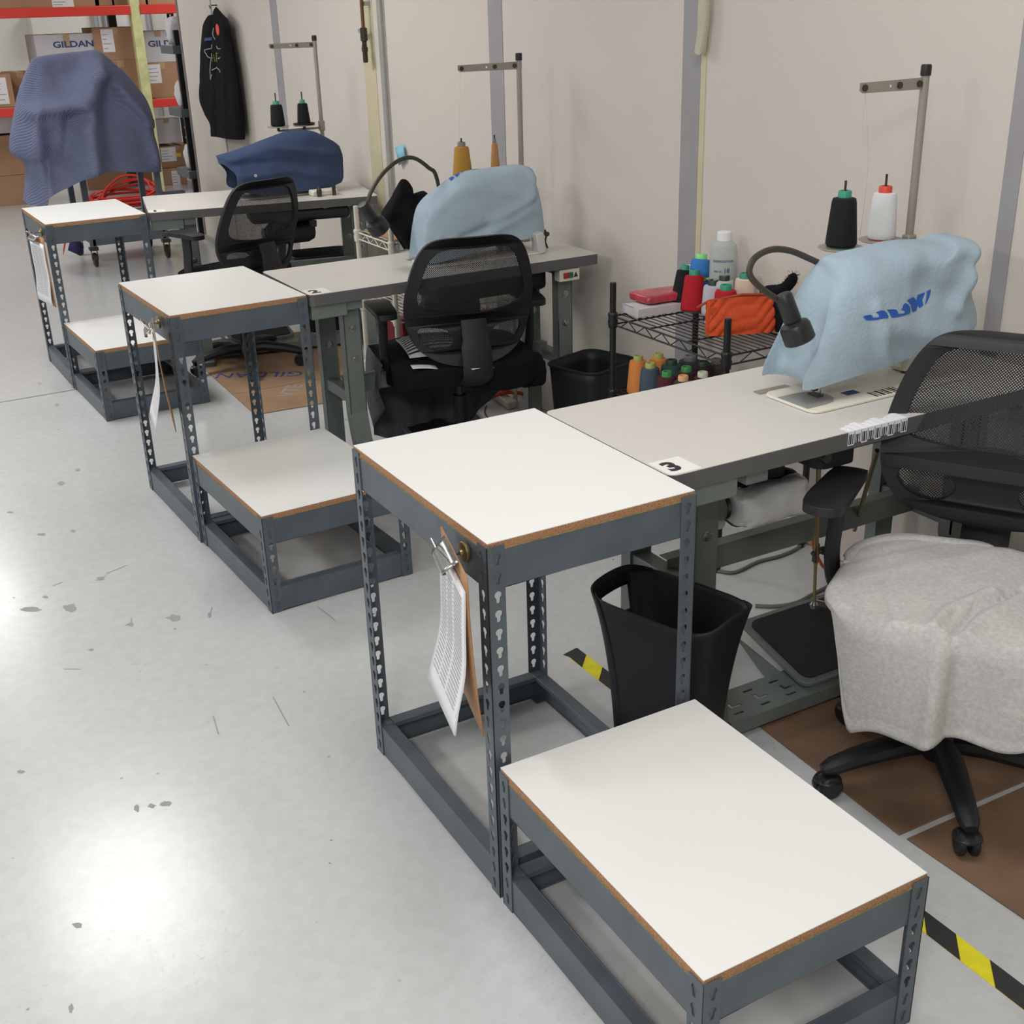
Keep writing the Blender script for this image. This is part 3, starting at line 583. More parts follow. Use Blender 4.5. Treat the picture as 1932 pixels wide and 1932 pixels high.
def thread_stand(label, pole, top_z, arm_dx, disc, base_z=.789, rz=0, group='thread stands at the wall ends of the tables'):
    x, y = pole; r = thing('thread_stand', label, 'thread stand', (x, y, base_z), 0, group); H = top_z - base_z
    MB().tube([(0, 0, 0), (0, 0, H)], .0105, 12).build('pole', M['grey_en'], r)
    MB().lathe([(.013, H - .002), (.013, H + .02), (.011, H + .024), (0, H + .024)], 14).build('cap', M['blackm'], r)
    MB().lathe([(.03, 0), (.03, .006), (.014, .02), (0, .02)], 16).build('flange', M['grey_en'], r)
    d = Vector(arm_dx); a = Vector((0, 0, H - .02)); dn = d.normalized(); ang = math.atan2(d.y, d.x); L = d.length
    T = Tr(a, rz=ang) @ Matrix.Rotation(PI / 2, 4, 'X'); hs = [[(cx + .004 * math.cos(t * PI / 4), .004 * math.sin(t * PI / 4)) for t in range(8)] for cx in (L * .56,)]
    MB().plate([(-.012, -.014), (L, -.012), (L + .01, -.006), (L + .01, .012), (-.012, .014)], hs, .002, T).b2((0, 0, 0), (.0001, .0001, .0001)).build('guide_arm', M['grey_en'], r)
    gr = MB()
    for q in (0.02, L * .42, L - .005): gr.lathe([(.004, -.005), (.008, -.005), (.008, .005), (.004, .005), (.004, -.005)], 12, T @ Tr((q, 0, 0)))
    gr.build('eyelets', M['dsteel'], r)
    zc = disc[0][2] - base_z - .022
    MB().box((0, 0, zc + .01), (.03, .026, .05)).build('clamp', M['grey_en'], r, bevel=.004)
    for (dx, dy, dz) in disc:
        p = Vector((dx - x, dy - y, dz - base_z)); MB().tube([(0, 0, zc), (p.x, p.y, zc), ], .006, 8).build('bar', M['grey_en'], r)
        ds = MB().lathe([(0, -.004), (.052, -.003), (.058, 0), (.056, .002), (.02, .0), (0, 0)], 28, Tr(p)).build('cone_dish', M['grey_en'], r)
        MB().tube([p, p + Vector((0, 0, .165))], .0032, 8).tube([p + Vector((0, 0, -.022)), p], .008, 8).build('spindle', M['dsteel'], ds)
    return r
def threads(label, pts, group=None):
    tag(MB().tube(pts, .0005, 4).build('thread_strand', M['lgrey'], None), label, 'thread', group)
# station 3
PX3 = 1.72; p = at(1716, 440, x=PX3); tz = at(1729, 140, x=PX3).z; t = at(1628, 166, y=p.y)
D1 = at(1586, 467, y=.42); D2 = at(1662, 452, y=.43)
thread_stand('taupe two-cone thread stand at table 3, nearest the camera', (p.x, p.y), tz, (t.x - p.x, 0, 0), [tuple(D1), tuple(D2)])
cone('black thread cone with green core on nearest thread stand', D1, TH['black'], CP_['teal'], h=.125, r0=.039, r1=.03, group=None)
cone('white thread cone with red core on nearest thread stand', D2, TH['white'], CP_['red'], h=.12, r0=.036, r1=.03)
e = at(1632, 172, y=p.y); k1 = at(1592, 362, y=.42); k2 = at(1622, 445, y=.43)
threads('fine thread from black cone up to guide arm, nearest stand', crom([e, e.lerp(k1, .5) + Vector((.02, 0, -.02)), k1], 5, False)); threads('fine thread dropping from guide arm to cover, nearest stand', crom([e, e.lerp(k2, .5) + Vector((.02, 0, 0)), k2], 5, False))
# station 2
PX2 = 1.70; p = at(984, 330, x=PX2); tz = at(966, 112, x=PX2).z; t = at(868, 127, y=p.y); D1 = at(873, 330, y=2.42); D2 = at(935, 330, y=2.43)
thread_stand('taupe two-cone thread stand behind pale blue cover, middle table', (p.x, min(p.y, 2.42)), tz, (t.x - p.x, 0, 0), [(D1.x, D1.y, 1.035), (D2.x, D2.y, 1.035)])
cone('gold thread cone on middle thread stand', (D1.x, D1.y, 1.035), TH['gold'], CP_['grey'], h=.135, r0=.040, r1=.028); cone('slim nearly used tan thread cone on middle thread stand', (D2.x, D2.y, 1.035), TH['tan'], CP_['grey'], h=.135, r0=.02, r1=.012)
e = at(868, 131, y=2.42); threads('fine thread over gold cone, middle stand', [e, at(866, 290, y=2.42)])
# station 1
PX1 = 1.65; p = at(608, 250, x=PX1); tz = at(593, 76, x=PX1).z; t = at(511, 86, y=p.y); D1 = at(525, 239, y=4.40); D2 = at(574, 236, y=4.40)
thread_stand('taupe two-cone thread stand behind navy shirt, farthest table', (p.x, p.y), tz, (t.x - p.x, 0, 0), [tuple(D1), tuple(D2)])
cone('black thread cone with green core, left on farthest thread stand', D1, TH['black'], CP_['teal'], h=.11, r0=.037, r1=.03); cone('black thread cone in dark dish, right on farthest thread stand', D2, TH['black'], CP_['teal'], h=.11, r0=.034, r1=.026)
tag(MB().lathe([(0, 0), (.05, 0), (.058, .008), (.054, .01), (.036, .003), (0, .003)], 24).build('dish', M['blackm'], None, loc=D2 + Vector((0, 0, .001))), 'shallow black dish under right cone of farthest stand', 'dish')
e = at(513, 92, y=4.41)
threads('fine thread above left cone of farthest stand', [e, at(522, 185, y=4.40)]); threads('fine thread above right cone of farthest stand', [at(560, 90, y=4.41), at(571, 183, y=4.40)])

# ================================================================ GOOSENECK LAMPS
def goose(label, pts, y0, y1, head_dir, headlen, base):
    n = len(pts); P = [at(u, v, y=y0 + (y1 - y0) * i / (n - 1)) for i, (u, v) in enumerate(pts)]
    r = thing('gooseneck_lamp', label, 'lamp', base, 0, 'gooseneck machine lamps'); o = Vector(base)
    P = P + ([Vector(base) + Vector((0, 0, .03))] if base else []); P = [q - o for q in P]
    MB().tube(crom(P, 8, False), .0075, 10).build('gooseneck', mat('lamp_neck', s2l(66, 62, 54), .45, .3), r)
    MB().lathe([(.025, 0), (.025, .012), (.012, .03), (0, .03)], 16).build('mount', M['blackm'], r)
    c = P[0]; d = Vector(head_dir).normalized(); q = Vector((0, 0, 1)).rotation_difference(d).to_matrix().to_4x4(); T = Matrix.Translation(c) @ q; k = headlen
    hd = MB().lathe([(0, -.025 * k), (.018 * k, -.024 * k), (.022 * k, -.018 * k), (.022 * k, .045 * k), (.02 * k, .05 * k), (.034 * k, .056 * k), (.038 * k, .064 * k), (.039 * k, .1 * k), (.036 * k, .103 * k), (.034 * k, .1 * k), (.030 * k, .07 * k), (0, .068 * k)], 28, T).build('lamp_head', M['black'], r)
    MB().lathe([(0, .094 * k), (.034 * k, .096 * k)], 24, T).build('lens', M['clear'], hd)
    return r
goose('black gooseneck lamp curling beside pale blue cover, table 3', [(1483, 572), (1462, 562), (1432, 540), (1414, 515), (1424, 487), (1455, 471), (1490, 473), (1525, 487), (1550, 500), (1568, 520)], .19, .30, (.33, -.22, -.92), .93, (1.36, .38, .789))
goose('black gooseneck lamp arching left of middle pale blue cover', [(690, 395), (700, 362), (722, 328), (752, 303), (780, 298), (808, 316), (825, 340)], 2.25, 2.35, (.55, .1, -.8), 1.0, (1.36, 2.38, .789))

# ================================================================ TABLE SWITCHES, STICKERS
def switch(label, c, w, h, full=True):
    r = thing('switch_box', label, 'switch', c, 0, 'motor switches under the tables')
    MB().b2((-w / 2, -.012, -h / 2), (w / 2, .03, h / 2)).build('case', M['cream'], r, bevel=.003)
    if full:
        MB().b2((-w * .32, -.017, -h * .22), (-w * .09, -.011, h * .22)).build('red_button', M['btr'], r, bevel=.001, label='red square button'); MB().b2((-w * .07, -.017, -h * .22), (w * .14, -.011, h * .22)).build('green_button', M['btg'], r, bevel=.001, label='green square button')
        MB().plate([(w * .2, -h * .2), (w * .4, -h * .2), (w * .3, h * .22)], [], .001, Tr((0, -.0125, 0), rx=PI / 2)).build('triangle_mark', M['ink'], r)
    else: MB().b2((-.005, -.016, -.008), (.025, -.011, .012)).build('rocker', M['ink'], r, bevel=.001)
c = at(1076, 519, y=1.975); switch('cream switch box with red and green buttons under middle table', (c.x, 1.99, c.z), .088, .046)
c = at(627, 395, y=3.98); switch('small cream switch box under farthest table', (c.x, 4.0, c.z - .005), .085, .038, False)
a = at(1663, 806, y=-.036)
r = thing('label_strips', 'printed paper labels folded over edge of table 3', 'label', (1.13, -.033, .789)); sk = MB()
for k in range(9):
    x = .0 + k * .020; sk.b2((x, -.0016, -.032 + (.004 if k % 2 else 0)), (x + .017, -.0002, .0)).b2((x, -.001, .0002), (x + .017, .028 + .006 * (k % 3), .0012))
sk.build('strips', M['paper'], r); sk = MB()
for k in range(9):
    x = .0 + k * .020
    for q, w in ((.001, .002), (.005, .004), (.012, .002)): sk.b2((x + q, -.0022, -.029), (x + q + w, -.0016, -.006 - .002 * (k % 2)))
sk.build('print_bars', M['ink'], r)

# ================================================================ OFFICE CHAIRS
def chair(label, c, f, lift=0, yaw_base=0, backz=0, SZ=.93, group='black mesh task chairs'):
    ang = math.atan2(f[1], f[0]) - PI / 2; r = thing('task_chair', label, 'chair', (c[0], c[1], 0.004), ang, group)
    L = lift
    # base
    hub = MB().lathe([(0, .06), (.035, .06), (.04, .075), (.038, .115), (.03, .13), (0, .13)], 24).build('hub', M['blackm'], r)
    for k in range(5):
        a = yaw_base - ang + 2 * PI * k / 5; d = Vector((math.cos(a), math.sin(a), 0)); pts = [d * .02 + Vector((0, 0, .1)), d * .1 + Vector((0, 0, .105)), d * .2 + Vector((0, 0, .092)), d * .262 + Vector((0, 0, .078)), d * .285 + Vector((0, 0, .072))]
        lg = MB().tube(pts, [.024, .026, .022, .019, .012], 10, sq=1.25).build('leg', M['blackm'], r)
        cw = Vector((-d.y, d.x, 0)); cc = d * .27 + Vector((0, 0, .03)); q = Vector((0, 0, 1)).rotation_difference(cw).to_matrix().to_4x4()
        cs = MB()
        for s in (-1, 1): cs.lathe([(0, -.009), (.024, -.009), (.029, -.005), (.029, .005), (.024, .009), (0, .009)], 18, Matrix.Translation(cc + cw * .014 * s) @ q)
        cs.tube([cc + Vector((0, 0, .0)), cc + Vector((0, 0, .05))], .008, 8).lathe([(.031, 0), (.031, .004), (0, .02)], 14, Tr(cc + Vector((0, 0, .012)))).build('caster', M['black'], lg)
    MB().tube([(0, 0, .12), (0, 0, .30)], .025, 16).build('lift_sleeve', M['blackm'], r); MB().tube([(0, 0, .28), (0, 0, .42 + L)], .0145, 16).build('gas_lift', M['dsteel'], r)
    MB().b2((-.09, -.12, .405 + L), (.09, .1, .435 + L)).tube([(.05, .02, .41 + L), (.26, .03, .405 + L)], .005, 8).build('tilt_mechanism', M['blackm'], r, bevel=.01)
    # seat
    prof = rrect(.465, .445, .12, 6); mb = MB(); vs = []; rows = [(.90, .428), (1.0, .437), (1.02, .452), (1.0, .468), (.93, .478), (.6, .484), (.0, .483)]
    for s, z in rows:
        for x, y in prof: vs.append((x * s, y * s + .015 - (.012 if 0 else 0), z + L - (.02 if y > .15 and s < 1.01 and z > .46 else 0) * s))
    k = len(prof); mb.add(vs, [(i * k + j, i * k + (j + 1) % k, (i + 1) * k + (j + 1) % k, (i + 1) * k + j) for i in range(len(rows) - 1) for j in range(k)] + [tuple(range(k))]); mb.build('seat', M['bfab'], r)
    # back
    out = [(0, .50), (.09, .50), (.145, .488), (.18, .455), (.208, .39), (.228, .30), (.233, .22), (.222, .14), (.19, .068), (.13, .022), (.06, .0)]
    out = [(x, z) for x, z in out] + [(0, -.003)] + [(-x, z) for x, z in reversed(out[1:])]
    w1 = [(0, .460), (.085, .460), (.128, .447), (.155, .413), (.178, .35), (.192, .285), (.182, .238), (.14, .218), (.07, .206)]; w1 = w1 + [(0, .203)] + [(-x, z) for x, z in reversed(w1[1:])]
    w2 = [(.065, .10), (.085, .136), (.13, .152), (.178, .150), (.190, .125), (.165, .083), (.12, .060), (.085, .068)]
    def cr(pl): return [(p.x, p.y * SZ) for p in crom([Vector((x, z, 0)) for x, z in pl], 5)]
    holes = [cr(w1), cr(w2), [(-x, z) for x, z in reversed(cr(w2))]]
    zb = .512 + backz
    def bend(x, z): return -.245 + 1.15 * x * x - .17 * z + .10 * math.exp(-((z - .13) / .12) ** 2) * .35
    mb = MB(); mb.plate(cr(out), holes, .018)
    mb.v = [(x, bend(x, y) - z, y + zb) for x, y, z in mb.v]; bk = mb.build('backrest_frame', M['blackm'], r, bevel=.003, smooth=50)
    def sheet(pl, nm):
        bm = bmesh.new(); pts = cr(pl); cx = sum(p[0] for p in pts) / len(pts); cz = sum(p[1] for p in pts) / len(pts); m2 = MB(); rings = 8; vs = []
        for i in range(rings + 1):
            s = 1.04 * (1 - i / rings)
            for x, z in pts: X = cx + (x - cx) * s; Z = cz + (z - cz) * s; vs.append((X, bend(X, Z) + .002, Z + zb))
        k = len(pts); m2.add(vs, [(i * k + j, i * k + (j + 1) % k, (i + 1) * k + (j + 1) % k, (i + 1) * k + j) for i in range(rings) for j in range(k)]); bm.free()
        return m2.build(nm, M['mesh'], bk)
    sheet(w1, 'mesh_panel'); sheet(w2, 'mesh_panel'); sheet([(-x, z) for x, z in reversed(w2)], 'mesh_panel')
    MB().tube(crom([(0, -.262, .17 + zb), (0, -.285, .08 + zb), (0, -.30, zb - .01), (0, -.28, .45 + L), (0, -.20, .412 + L), (0, -.08, .41 + L)], 5, False), [.012] * 5 + [.014] * 16 + [.014] * 5, 12, sq=4.0, up=(0, 1, 0)).build('spine', M['blackm'], r)
    for s in (-1, 1):
        ar = MB().tube(crom([(s * .12, .0, .425 + L), (s * .2, .0, .418 + L), (s * .262, -.005, .435 + L), (s * .28, -.01, .50 + L), (s * .28, -.02, .58 + L), (s * .278, -.02, .655 + L)], 5, False), .016, 12, sq=1.7, up=(s, 0, .2)).build('arm_post', M['blackm'], r)
        pl = [(-.038, -.09), (-.03, -.115), (0, -.122), (.03, -.115), (.038, -.09), (.044, .03), (.046, .10), (.036, .135), (0, .145), (-.036, .135), (-.046, .10), (-.044, .03)]
        pm = MB().plate([(p.x, p.y) for p in crom([Vector((x, y, 0)) for x, y in pl], 3)], [], .020, Tr((s * .278, -.01, .668 + L)))
        pm.v = [(x, y, z - .25 * max(0, y - .06) ** 1.0 * .35 - 1.2 * max(0, -.06 - y) ** 2) for x, y, z in pm.v]; pm.build('arm_pad', M['black'], ar, bevel=.006)
    return r
chair('black mesh task chair with heather grey cloth on seat, foreground', (1.235, -.29), (-.86, -.51), 0, math.atan2(-.52 + .29, 1.078 - 1.235), backz=.03, SZ=.85)
chair('black mesh task chair tucked under middle table, back towards camera', (1.235, 2.085), (.22, .975), -.01, 1.0, backz=-.03)
chair('black mesh task chair at farthest table, turned left', (.98, 3.98), (-.33, .945), .04, math.atan2(3.835 - 3.98, 1.229 - .98), backz=-.03)

# cloths on seats (polar drape around a rounded seat)
def seat_cloth(name, label, cat, c, f, z, hem, m, w=.51, d=.48, flare=.05, waves=9, top=.004, seed=0, amp=.018, group=None, dy=.015, folds=(), thf=(), stitch=False):
    ang = math.atan2(f[1], f[0]) - PI / 2; r = thing(name, label, cat, (c[0], c[1], z), ang, group); prof = [(x, y + dy) for x, y in rrect(w, d, .12, 12)]; pr = []
    iv = (Matrix.Translation((c[0], c[1], z)) @ Matrix.Rotation(ang, 4, 'Z')).inverted(); FL = [([Vector((*(iv @ at(u, v, z=z + .004))[:2], 0)) for u, v in pl], a_, w_) for pl, a_, w_ in folds]
    for i in range(len(prof)):
        a, b = Vector((*prof[i], 0)), Vector((*prof[(i + 1) % len(prof)], 0)); n = max(1, int((b - a).length / .006))
        for q in range(n): pr.append(a.lerp(b, q / n))
    k = len(pr); nin = 26; nd = 34; vs = []
    def bump(P):
        h = 0
        for pl, am, w_ in FL:
            mdd = 9
            for a, b in zip(pl, pl[1:]): ab = b - a; t = max(0, min(1, (P - a).dot(ab) / ab.dot(ab))); mdd = min(mdd, (P - a - ab * t).length)
            h += am * math.exp(-(mdd / w_) ** 2)
        return h
    for i in range(nin):
        s = i / nin
        for p in pr: vs.append((p.x * s, p.y * s, top + .005 * noise.noise(Vector((p.x * s * 9 + seed, p.y * s * 9, 0))) + bump(Vector((p.x * s, p.y * s, 0)))))
    for i in range(nd + 1):
        t = i / nd
        for j, p in enumerate(pr):
            th = math.atan2(p.x, p.y); hh = hem(math.degrees(th)); nrm = Vector((p.x, p.y, 0)).normalized()
            wv = amp * t * min(1, hh / .15) * (math.sin(th * waves + seed) + .6 * math.sin(th * waves * 1.9 + 2 * seed)) + flare * t * t * min(1, hh / .2)
            for t0, am, w_ in thf: wv += am * min(1, .35 + t) * math.exp(-((math.degrees(th) - t0) / w_) ** 2) * min(1, hh / .1)
            wv = max(wv, -.004)
            if stitch: wv -= .0022 * math.exp(-((t - .90) / .018) ** 2)
            dr = -hh * (t - .06 * math.sin(t * PI)); rd = .004 + .012 * math.sin(min(1, t * 5) * PI / 2)
            vs.append((p.x + nrm.x * (rd + wv), p.y + nrm.y * (rd + wv), top + dr - .008 * min(1, t * 6) + bump(p) * max(0, 1 - t * 6)))
    rows = nin + nd + 1
    MB().add(vs, [(i * k + j, i * k + (j + 1) % k, (i + 1) * k + (j + 1) % k, (i + 1) * k + j) for i in range(rows - 1) for j in range(k)]).build('cloth', m, r, smooth=70, solid=.002)
    return r
def sm(x, a, b): t = max(0, min(1, (x - a) / (b - a))); return t * t * (3 - 2 * t)
# angle 0 = front of seat, + = sitter's right
gc = seat_cloth('draped_cloth', 'heather grey jersey cloth hanging over seat of foreground chair', 'cloth', (1.235, -.29), (-.86, -.51), .500,
           lambda a: .012 + (.245 + .0009 * (a - 20) + .010 * math.sin(R(a) * 11 + 1)) * sm(-abs(a + 66), -112, -96), M['jersey'], w=.47, d=.45, seed=1.3, waves=7, amp=.008, flare=.0, stitch=True,
           folds=[([(1932, 1112), (1840, 1150), (1795, 1200), (1770, 1245)], -.013, .008), ([(1932, 1130), (1850, 1172), (1800, 1225)], .012, .014), ([(1870, 1118), (1790, 1150), (1752, 1195), (1745, 1240)], .013, .013), ([(1662, 1090), (1690, 1165)], -.004, .008), ([(1600, 1060), (1680, 1040), (1760, 1025)], -.004, .010), ([(1620, 1090), (1760, 1060), (1900, 1040)], .004, .02)],
           thf=[(-4, .024, 5), (-14, -.026, 5), (-40, .024, 9), (-58, -.02, 7), (14, .008, 8), (-85, -.02, 8)])
iv = gc.matrix_world if False else (Matrix.Translation(gc.location) @ Matrix.Rotation(gc.rotation_euler.z, 4, 'Z')).inverted()
MB().tube(crom([iv @ at(u, v, z=.500) for u, v in ((1598, 1062), (1612, 1040), (1650, 1022), (1720, 1017), (1800, 1024), (1850, 1030), (1885, 1046))], 5, False), [.006] * 3 + [.010] * 25 + [.005] * 3, 10, sq=1.6).build('rolled_edge', M['jersey'], gc, smooth=60)


seat_cloth('seat_cover', 'black cloth cover over seat of middle chair', 'cover', (1.235, 2.085), (.22, .975), .476, lambda a: .075 + .02 * math.sin(R(a * 3)), M['bfab'], seed=2, amp=.006, flare=.0)

# ================================================================ BINS
def bin_(label, c, rz, wt, dt, wb, db, h, flare=.0, handle=False, group='black waste bins'):
    r = thing('waste_bin', label, 'bin', (c[0], c[1], .002), rz, group); mb = MB(); N = 10
    def ring(w, d, z, k=6, inset=0): return [Vector((x, y, z)) for x, y in rrect(w - inset * 2, d - inset * 2, min(w, d) * .2, k)]
    rows = []
    for i in range(N + 1):
        t = i / N; e = t + flare * (t ** 5 - t) ; wv = wb + (wt - wb) * (t * (1 - flare) + flare * t ** 4); dv = db + (dt - db) * (t * (1 - flare) + flare * t ** 4); rows.append((wv, dv, h * t))
    outer = [ring(*q) for q in rows]
    k = len(outer[0])
    if handle:
        # hand holes through the two narrow ends near the top: drop those quads, lift rim in the middle
        for q in outer[-1]: q.z += .0
        for i in (N, N - 1, N - 2):
            for q in outer[i]: q.z += .03 * (i - N + 3) / 3 * (math.exp(-(q.x / (wt * .33)) ** 2) - .5) * (1 if abs(q.y) > dt * .4 else .0)
    vs = [tuple(p) for rr_ in outer for p in rr_]; fs = [(i * k + j, i * k + (j + 1) % k, (i + 1) * k + (j + 1) % k, (i + 1) * k + j) for i in range(N) for j in range(k)] + [tuple(range(k - 1, -1, -1))]
    mb.add(vs, fs); o = mb.build('shell', M['blackm'], r, solid=.004)
    if not handle: MB().tube([tuple(p) for p in ring(wt + .008, dt + .008, h)], .005, 8, closed=True).build('rim', M['blackm'], r)
    return o
SLOT = (False, True)
def holed_bin(label, c, rz, wt, dt, wb, db, h):
    """flared rectangular bin with hand slots: four curved walls, two of them with slots cut through"""
    r = thing('waste_bin', label, 'bin', (c[0], c[1], .002), rz, 'black waste bins')
    fl = lambda t: t * .45 + .55 * t ** 3.2
    def wall(hw_b, hw_t, off_b, off_t, slot, rot, nm, crown):
        nx, nz = 28, 30; vs = []; fs = []; q = Matrix.Rotation(rot, 4, 'Z')
        for j in range(nz + 1):
            t = j / nz; e = fl(t); hw = hw_b + (hw_t - hw_b) * e; off = off_b + (off_t - off_b) * e
            for i in range(nx + 1):
                s = 2 * i / nx - 1; rc = .045 * (abs(s) ** 6); z = h * t + crown * (1 - s * s) * max(0, t - .6) / .4
                vs.append(q @ Vector((s * hw * (1 - .03 * abs(s) ** 6), -(off - rc), z)))
        for j in range(nz):
            for i in range(nx):
                s = (2 * (i + .5) / nx - 1); t = (j + .5) / nz
                if slot and abs(s) < .5 and .77 < t < .91: continue
                a = j * (nx + 1) + i; fs.append((a, a + 1, a + nx + 2, a + nx + 1))
        mb.add(vs, fs)
    mb = MB()
    wall(wb / 2, wt / 2, db / 2, dt / 2, False, 0, '', .0); wall(wb / 2, wt / 2, db / 2, dt / 2, False, PI, '', .0)
    wall(db / 2, dt / 2, wb / 2, wt / 2, SLOT[0], PI / 2, '', .018); wall(db / 2, dt / 2, wb / 2, wt / 2, SLOT[1], -PI / 2, '', .018)
    mb.b2((-wb / 2 + .03, -db / 2 + .03, 0), (wb / 2 - .03, db / 2 - .03, .004)); mb.build('shell', M['blackm'], r, solid=.004, smooth=60)
    return r
holed_bin('black flared waste bin with hand slot beside nearest tall stand', (.768, .112), math.atan2(-.95, .30), .345, .215, .235, .145, .415)
bin_('black rectangular waste bin at wall between middle table and wire shelf', (1.705, 1.885), R(18), .27, .24, .22, .19, .40)
c = at(612, 480, z=.42); bin_('black waste bin under farthest table by wall', (min(c.x, 1.68), c.y + .06), R(-10), .33, .25, .26, .2, .42)

# ================================================================ WIRE SHELVES
def wire_shelf(label, x0, x1, y0, y1, zs, ztop, m, rz=0, foot=True):
    r = thing('wire_shelf', label, 'shelf', (x0, y0, 0), rz); w, d = x1 - x0, y1 - y0
    for (x, y) in ((0, 0), (w, 0), (w, d), (0, d)):
        po = MB().tube([(x, y, .0), (x, y, ztop)], .0107, 14).lathe([(.0107, 0), (.010, .003), (0, .004)], 14, Tr((x, y, ztop))).build('post', m, r)
        for z in zs: MB().lathe([(.011, -.045), (.0145, -.042), (.0175, -.02), (.0145, -.012), (.0175, .0), (.0165, .006), (.0135, .010), (.011, .010)], 16, Tr((x, y, z))).build('collar', m, po)
    for z in zs:
        sh = MB()
        for (a, b) in (((0, 0), (w, 0)), ((w, 0), (w, d)), ((w, d), (0, d)), ((0, d), (0, 0))):
            A = Vector((*a, z - .004)); B = Vector((*b, z - .004)); dn = Vector((0, 0, -.028)); sh.tube([A, B], .0032, 6).tube([A + dn, B + dn], .003, 6)
            L = (B - A).length; k = max(3, int(L / .045)); pts = [A.lerp(B, i / k) + (dn if i % 2 else Vector((0, 0, 0))) for i in range(1, k)]; sh.tube(pts, .0019, 5)
        s = sh.build('shelf_frame', m, r); g = MB(); k = int(w / .024)
        for i in range(1, k): g.tube([(w * i / k, 0, z), (w * i / k, d, z)], .0017, 5)
        for q in (.33, .66): g.tube([(0, d * q, z - .005), (w, d * q, z - .005)], .0028, 6)
        g.build('shelf_wires', m, s)['kind'] = 'stuff'
    return r
SZ3 = .706
wire_shelf('black wire shelf against wall, loaded with thread cones', 1.492, 1.838, .83, 1.425, (.44, SZ3), .812, M['bwire'], 0)
CG = 'thread cones on top of the black wire shelf'; CL = 'thread cones on lower level of black wire shelf'
def cz(u, v, h, z=SZ3): return at(u, v, z=z + h)
# box, packet
r = thing('flat_carton', 'flat white carton on black wire shelf', 'box', (1.53, 1.335, SZ3 + .002), R(-3)); MB().b2((0, 0, 0), (.24, .10, .028)).build('carton', M['wcard'], r, bevel=.001); MB().b2((.02, .0985, .0281), (.22, .1, .0285)).b2((.0, .03, .0282), (.002, .09, .029)).build('lid_slot', M['ink'], r)
rp = random.Random(4); mb = MB().grid(lambda a, b: ((a - .5) * .21, 0, 0), 1, 1); mb = MB(); vs = []
def blob(w, d, h, seed, amp=.12, n=16, pw=4.5):
    m = MB()
    def f(a, b):
        th = 2 * PI * a; ph = PI * (b - .5); ct = lambda x, e: math.copysign(abs(x) ** e, x); e = 2 / pw
        x = w / 2 * ct(math.cos(ph), e) * ct(math.cos(th), e); y = d / 2 * ct(math.cos(ph), e) * ct(math.sin(th), e); z = h / 2 * ct(math.sin(ph), e)
        k = 1 + amp * noise.noise(Vector((x, y, z)) * 22 + Vector((seed, 0, 0))) + amp * .5 * noise.noise(Vector((x, y, z)) * 60 + Vector((0, seed, 0))); return (x * k, y * k, z * k)
    return m.grid(f, n * 2, n, wrap=True)
o = blob(.235, .11, .030, 3, .16, 22, 7).build('wrapped_packet', M['redfilm'], None, loc=(1.70, 1.395, SZ3 + .049), rz=R(-4), smooth=50); tag(o, 'crinkled red plastic packet lying on white carton', 'packet')
def shelf_cone(label, u, vbase, col, cap, z=SZ3, h=.118, r0=.040, r1=.031, tilt=None, x=None, y=None):
    p = at(u, vbase, z=z) if x is None else Vector((x, y, z)); return cone(label, (p.x, p.y, z + .003), col, cap, h, r0, r1, tilt, CG)
def back_cone(label, u, v, x, col, cap, r0=.04, r1=.031, cap_h=.016):
    p = at(u, v, x=x); h = p.z - SZ3 - .003 - cap_h; return cone(label, (x, p.y, SZ3 + .003), col, cap, h, r0, r1, None, CG, cap_h=cap_h)
def from_top(label, u, v, col, cap, z=SZ3, h=.118, r0=.04, r1=.031, tilt=None, grp=CG, maxx=1.80, cap_h=.016):
    p = at(u, v, z=z + h + cap_h); return cone(label, (min(p.x, maxx), p.y, z + .003), col, cap, h, r0, r1, tilt, grp, cap_h=cap_h)
shelf_cone('red thread cone with green core leaning in front on black wire shelf', 1306, 590, TH['red'], CP_['teal'], h=.122, tilt=(R(-3), R(4), 0))
shelf_cone('black thread cone leaning behind front red cone on wire shelf', 1282, 584, TH['black'], CP_['teal'], h=.13, r0=.034, r1=.026, tilt=(R(-2), R(9), 0))
back_cone('white spool with white core at back of wire shelf', 1297, 500, 1.82, TH['white'], M['paper'], r0=.03, r1=.022, cap_h=.03)
back_cone('royal blue cone with lime core on wire shelf', 1320, 520, 1.775, TH['royal'], CP_['lime'], r0=.045, r1=.038)
back_cone('lilac white cone with dark green core on wire shelf', 1346, 528, 1.74, TH['lilac'], CP_['dgreen'], r0=.036, r1=.031)
back_cone('pearl grey cone with dark core behind lilac cone on wire shelf', 1367, 519, 1.77, TH['pearl'], CP_['dgreen'], r0=.036, r1=.032)
back_cone('red cone with green core behind orange pouch', 1370, 537, 1.72, TH['red'], CP_['teal'], r0=.04, r1=.034)
back_cone('cream cone with green core, right of clear bottle', 1406, 515, 1.81, TH['cream'], CP_['teal'], r0=.036, r1=.031)
p = at(1325, 505, x=1.78); cone('sky blue cone with mint core lying tilted on top of cones', (1.77, p.y, p.z - .03), TH['sky'], CP_['mint'], .06, .036, .033, (R(-4), R(8), 0), CG)
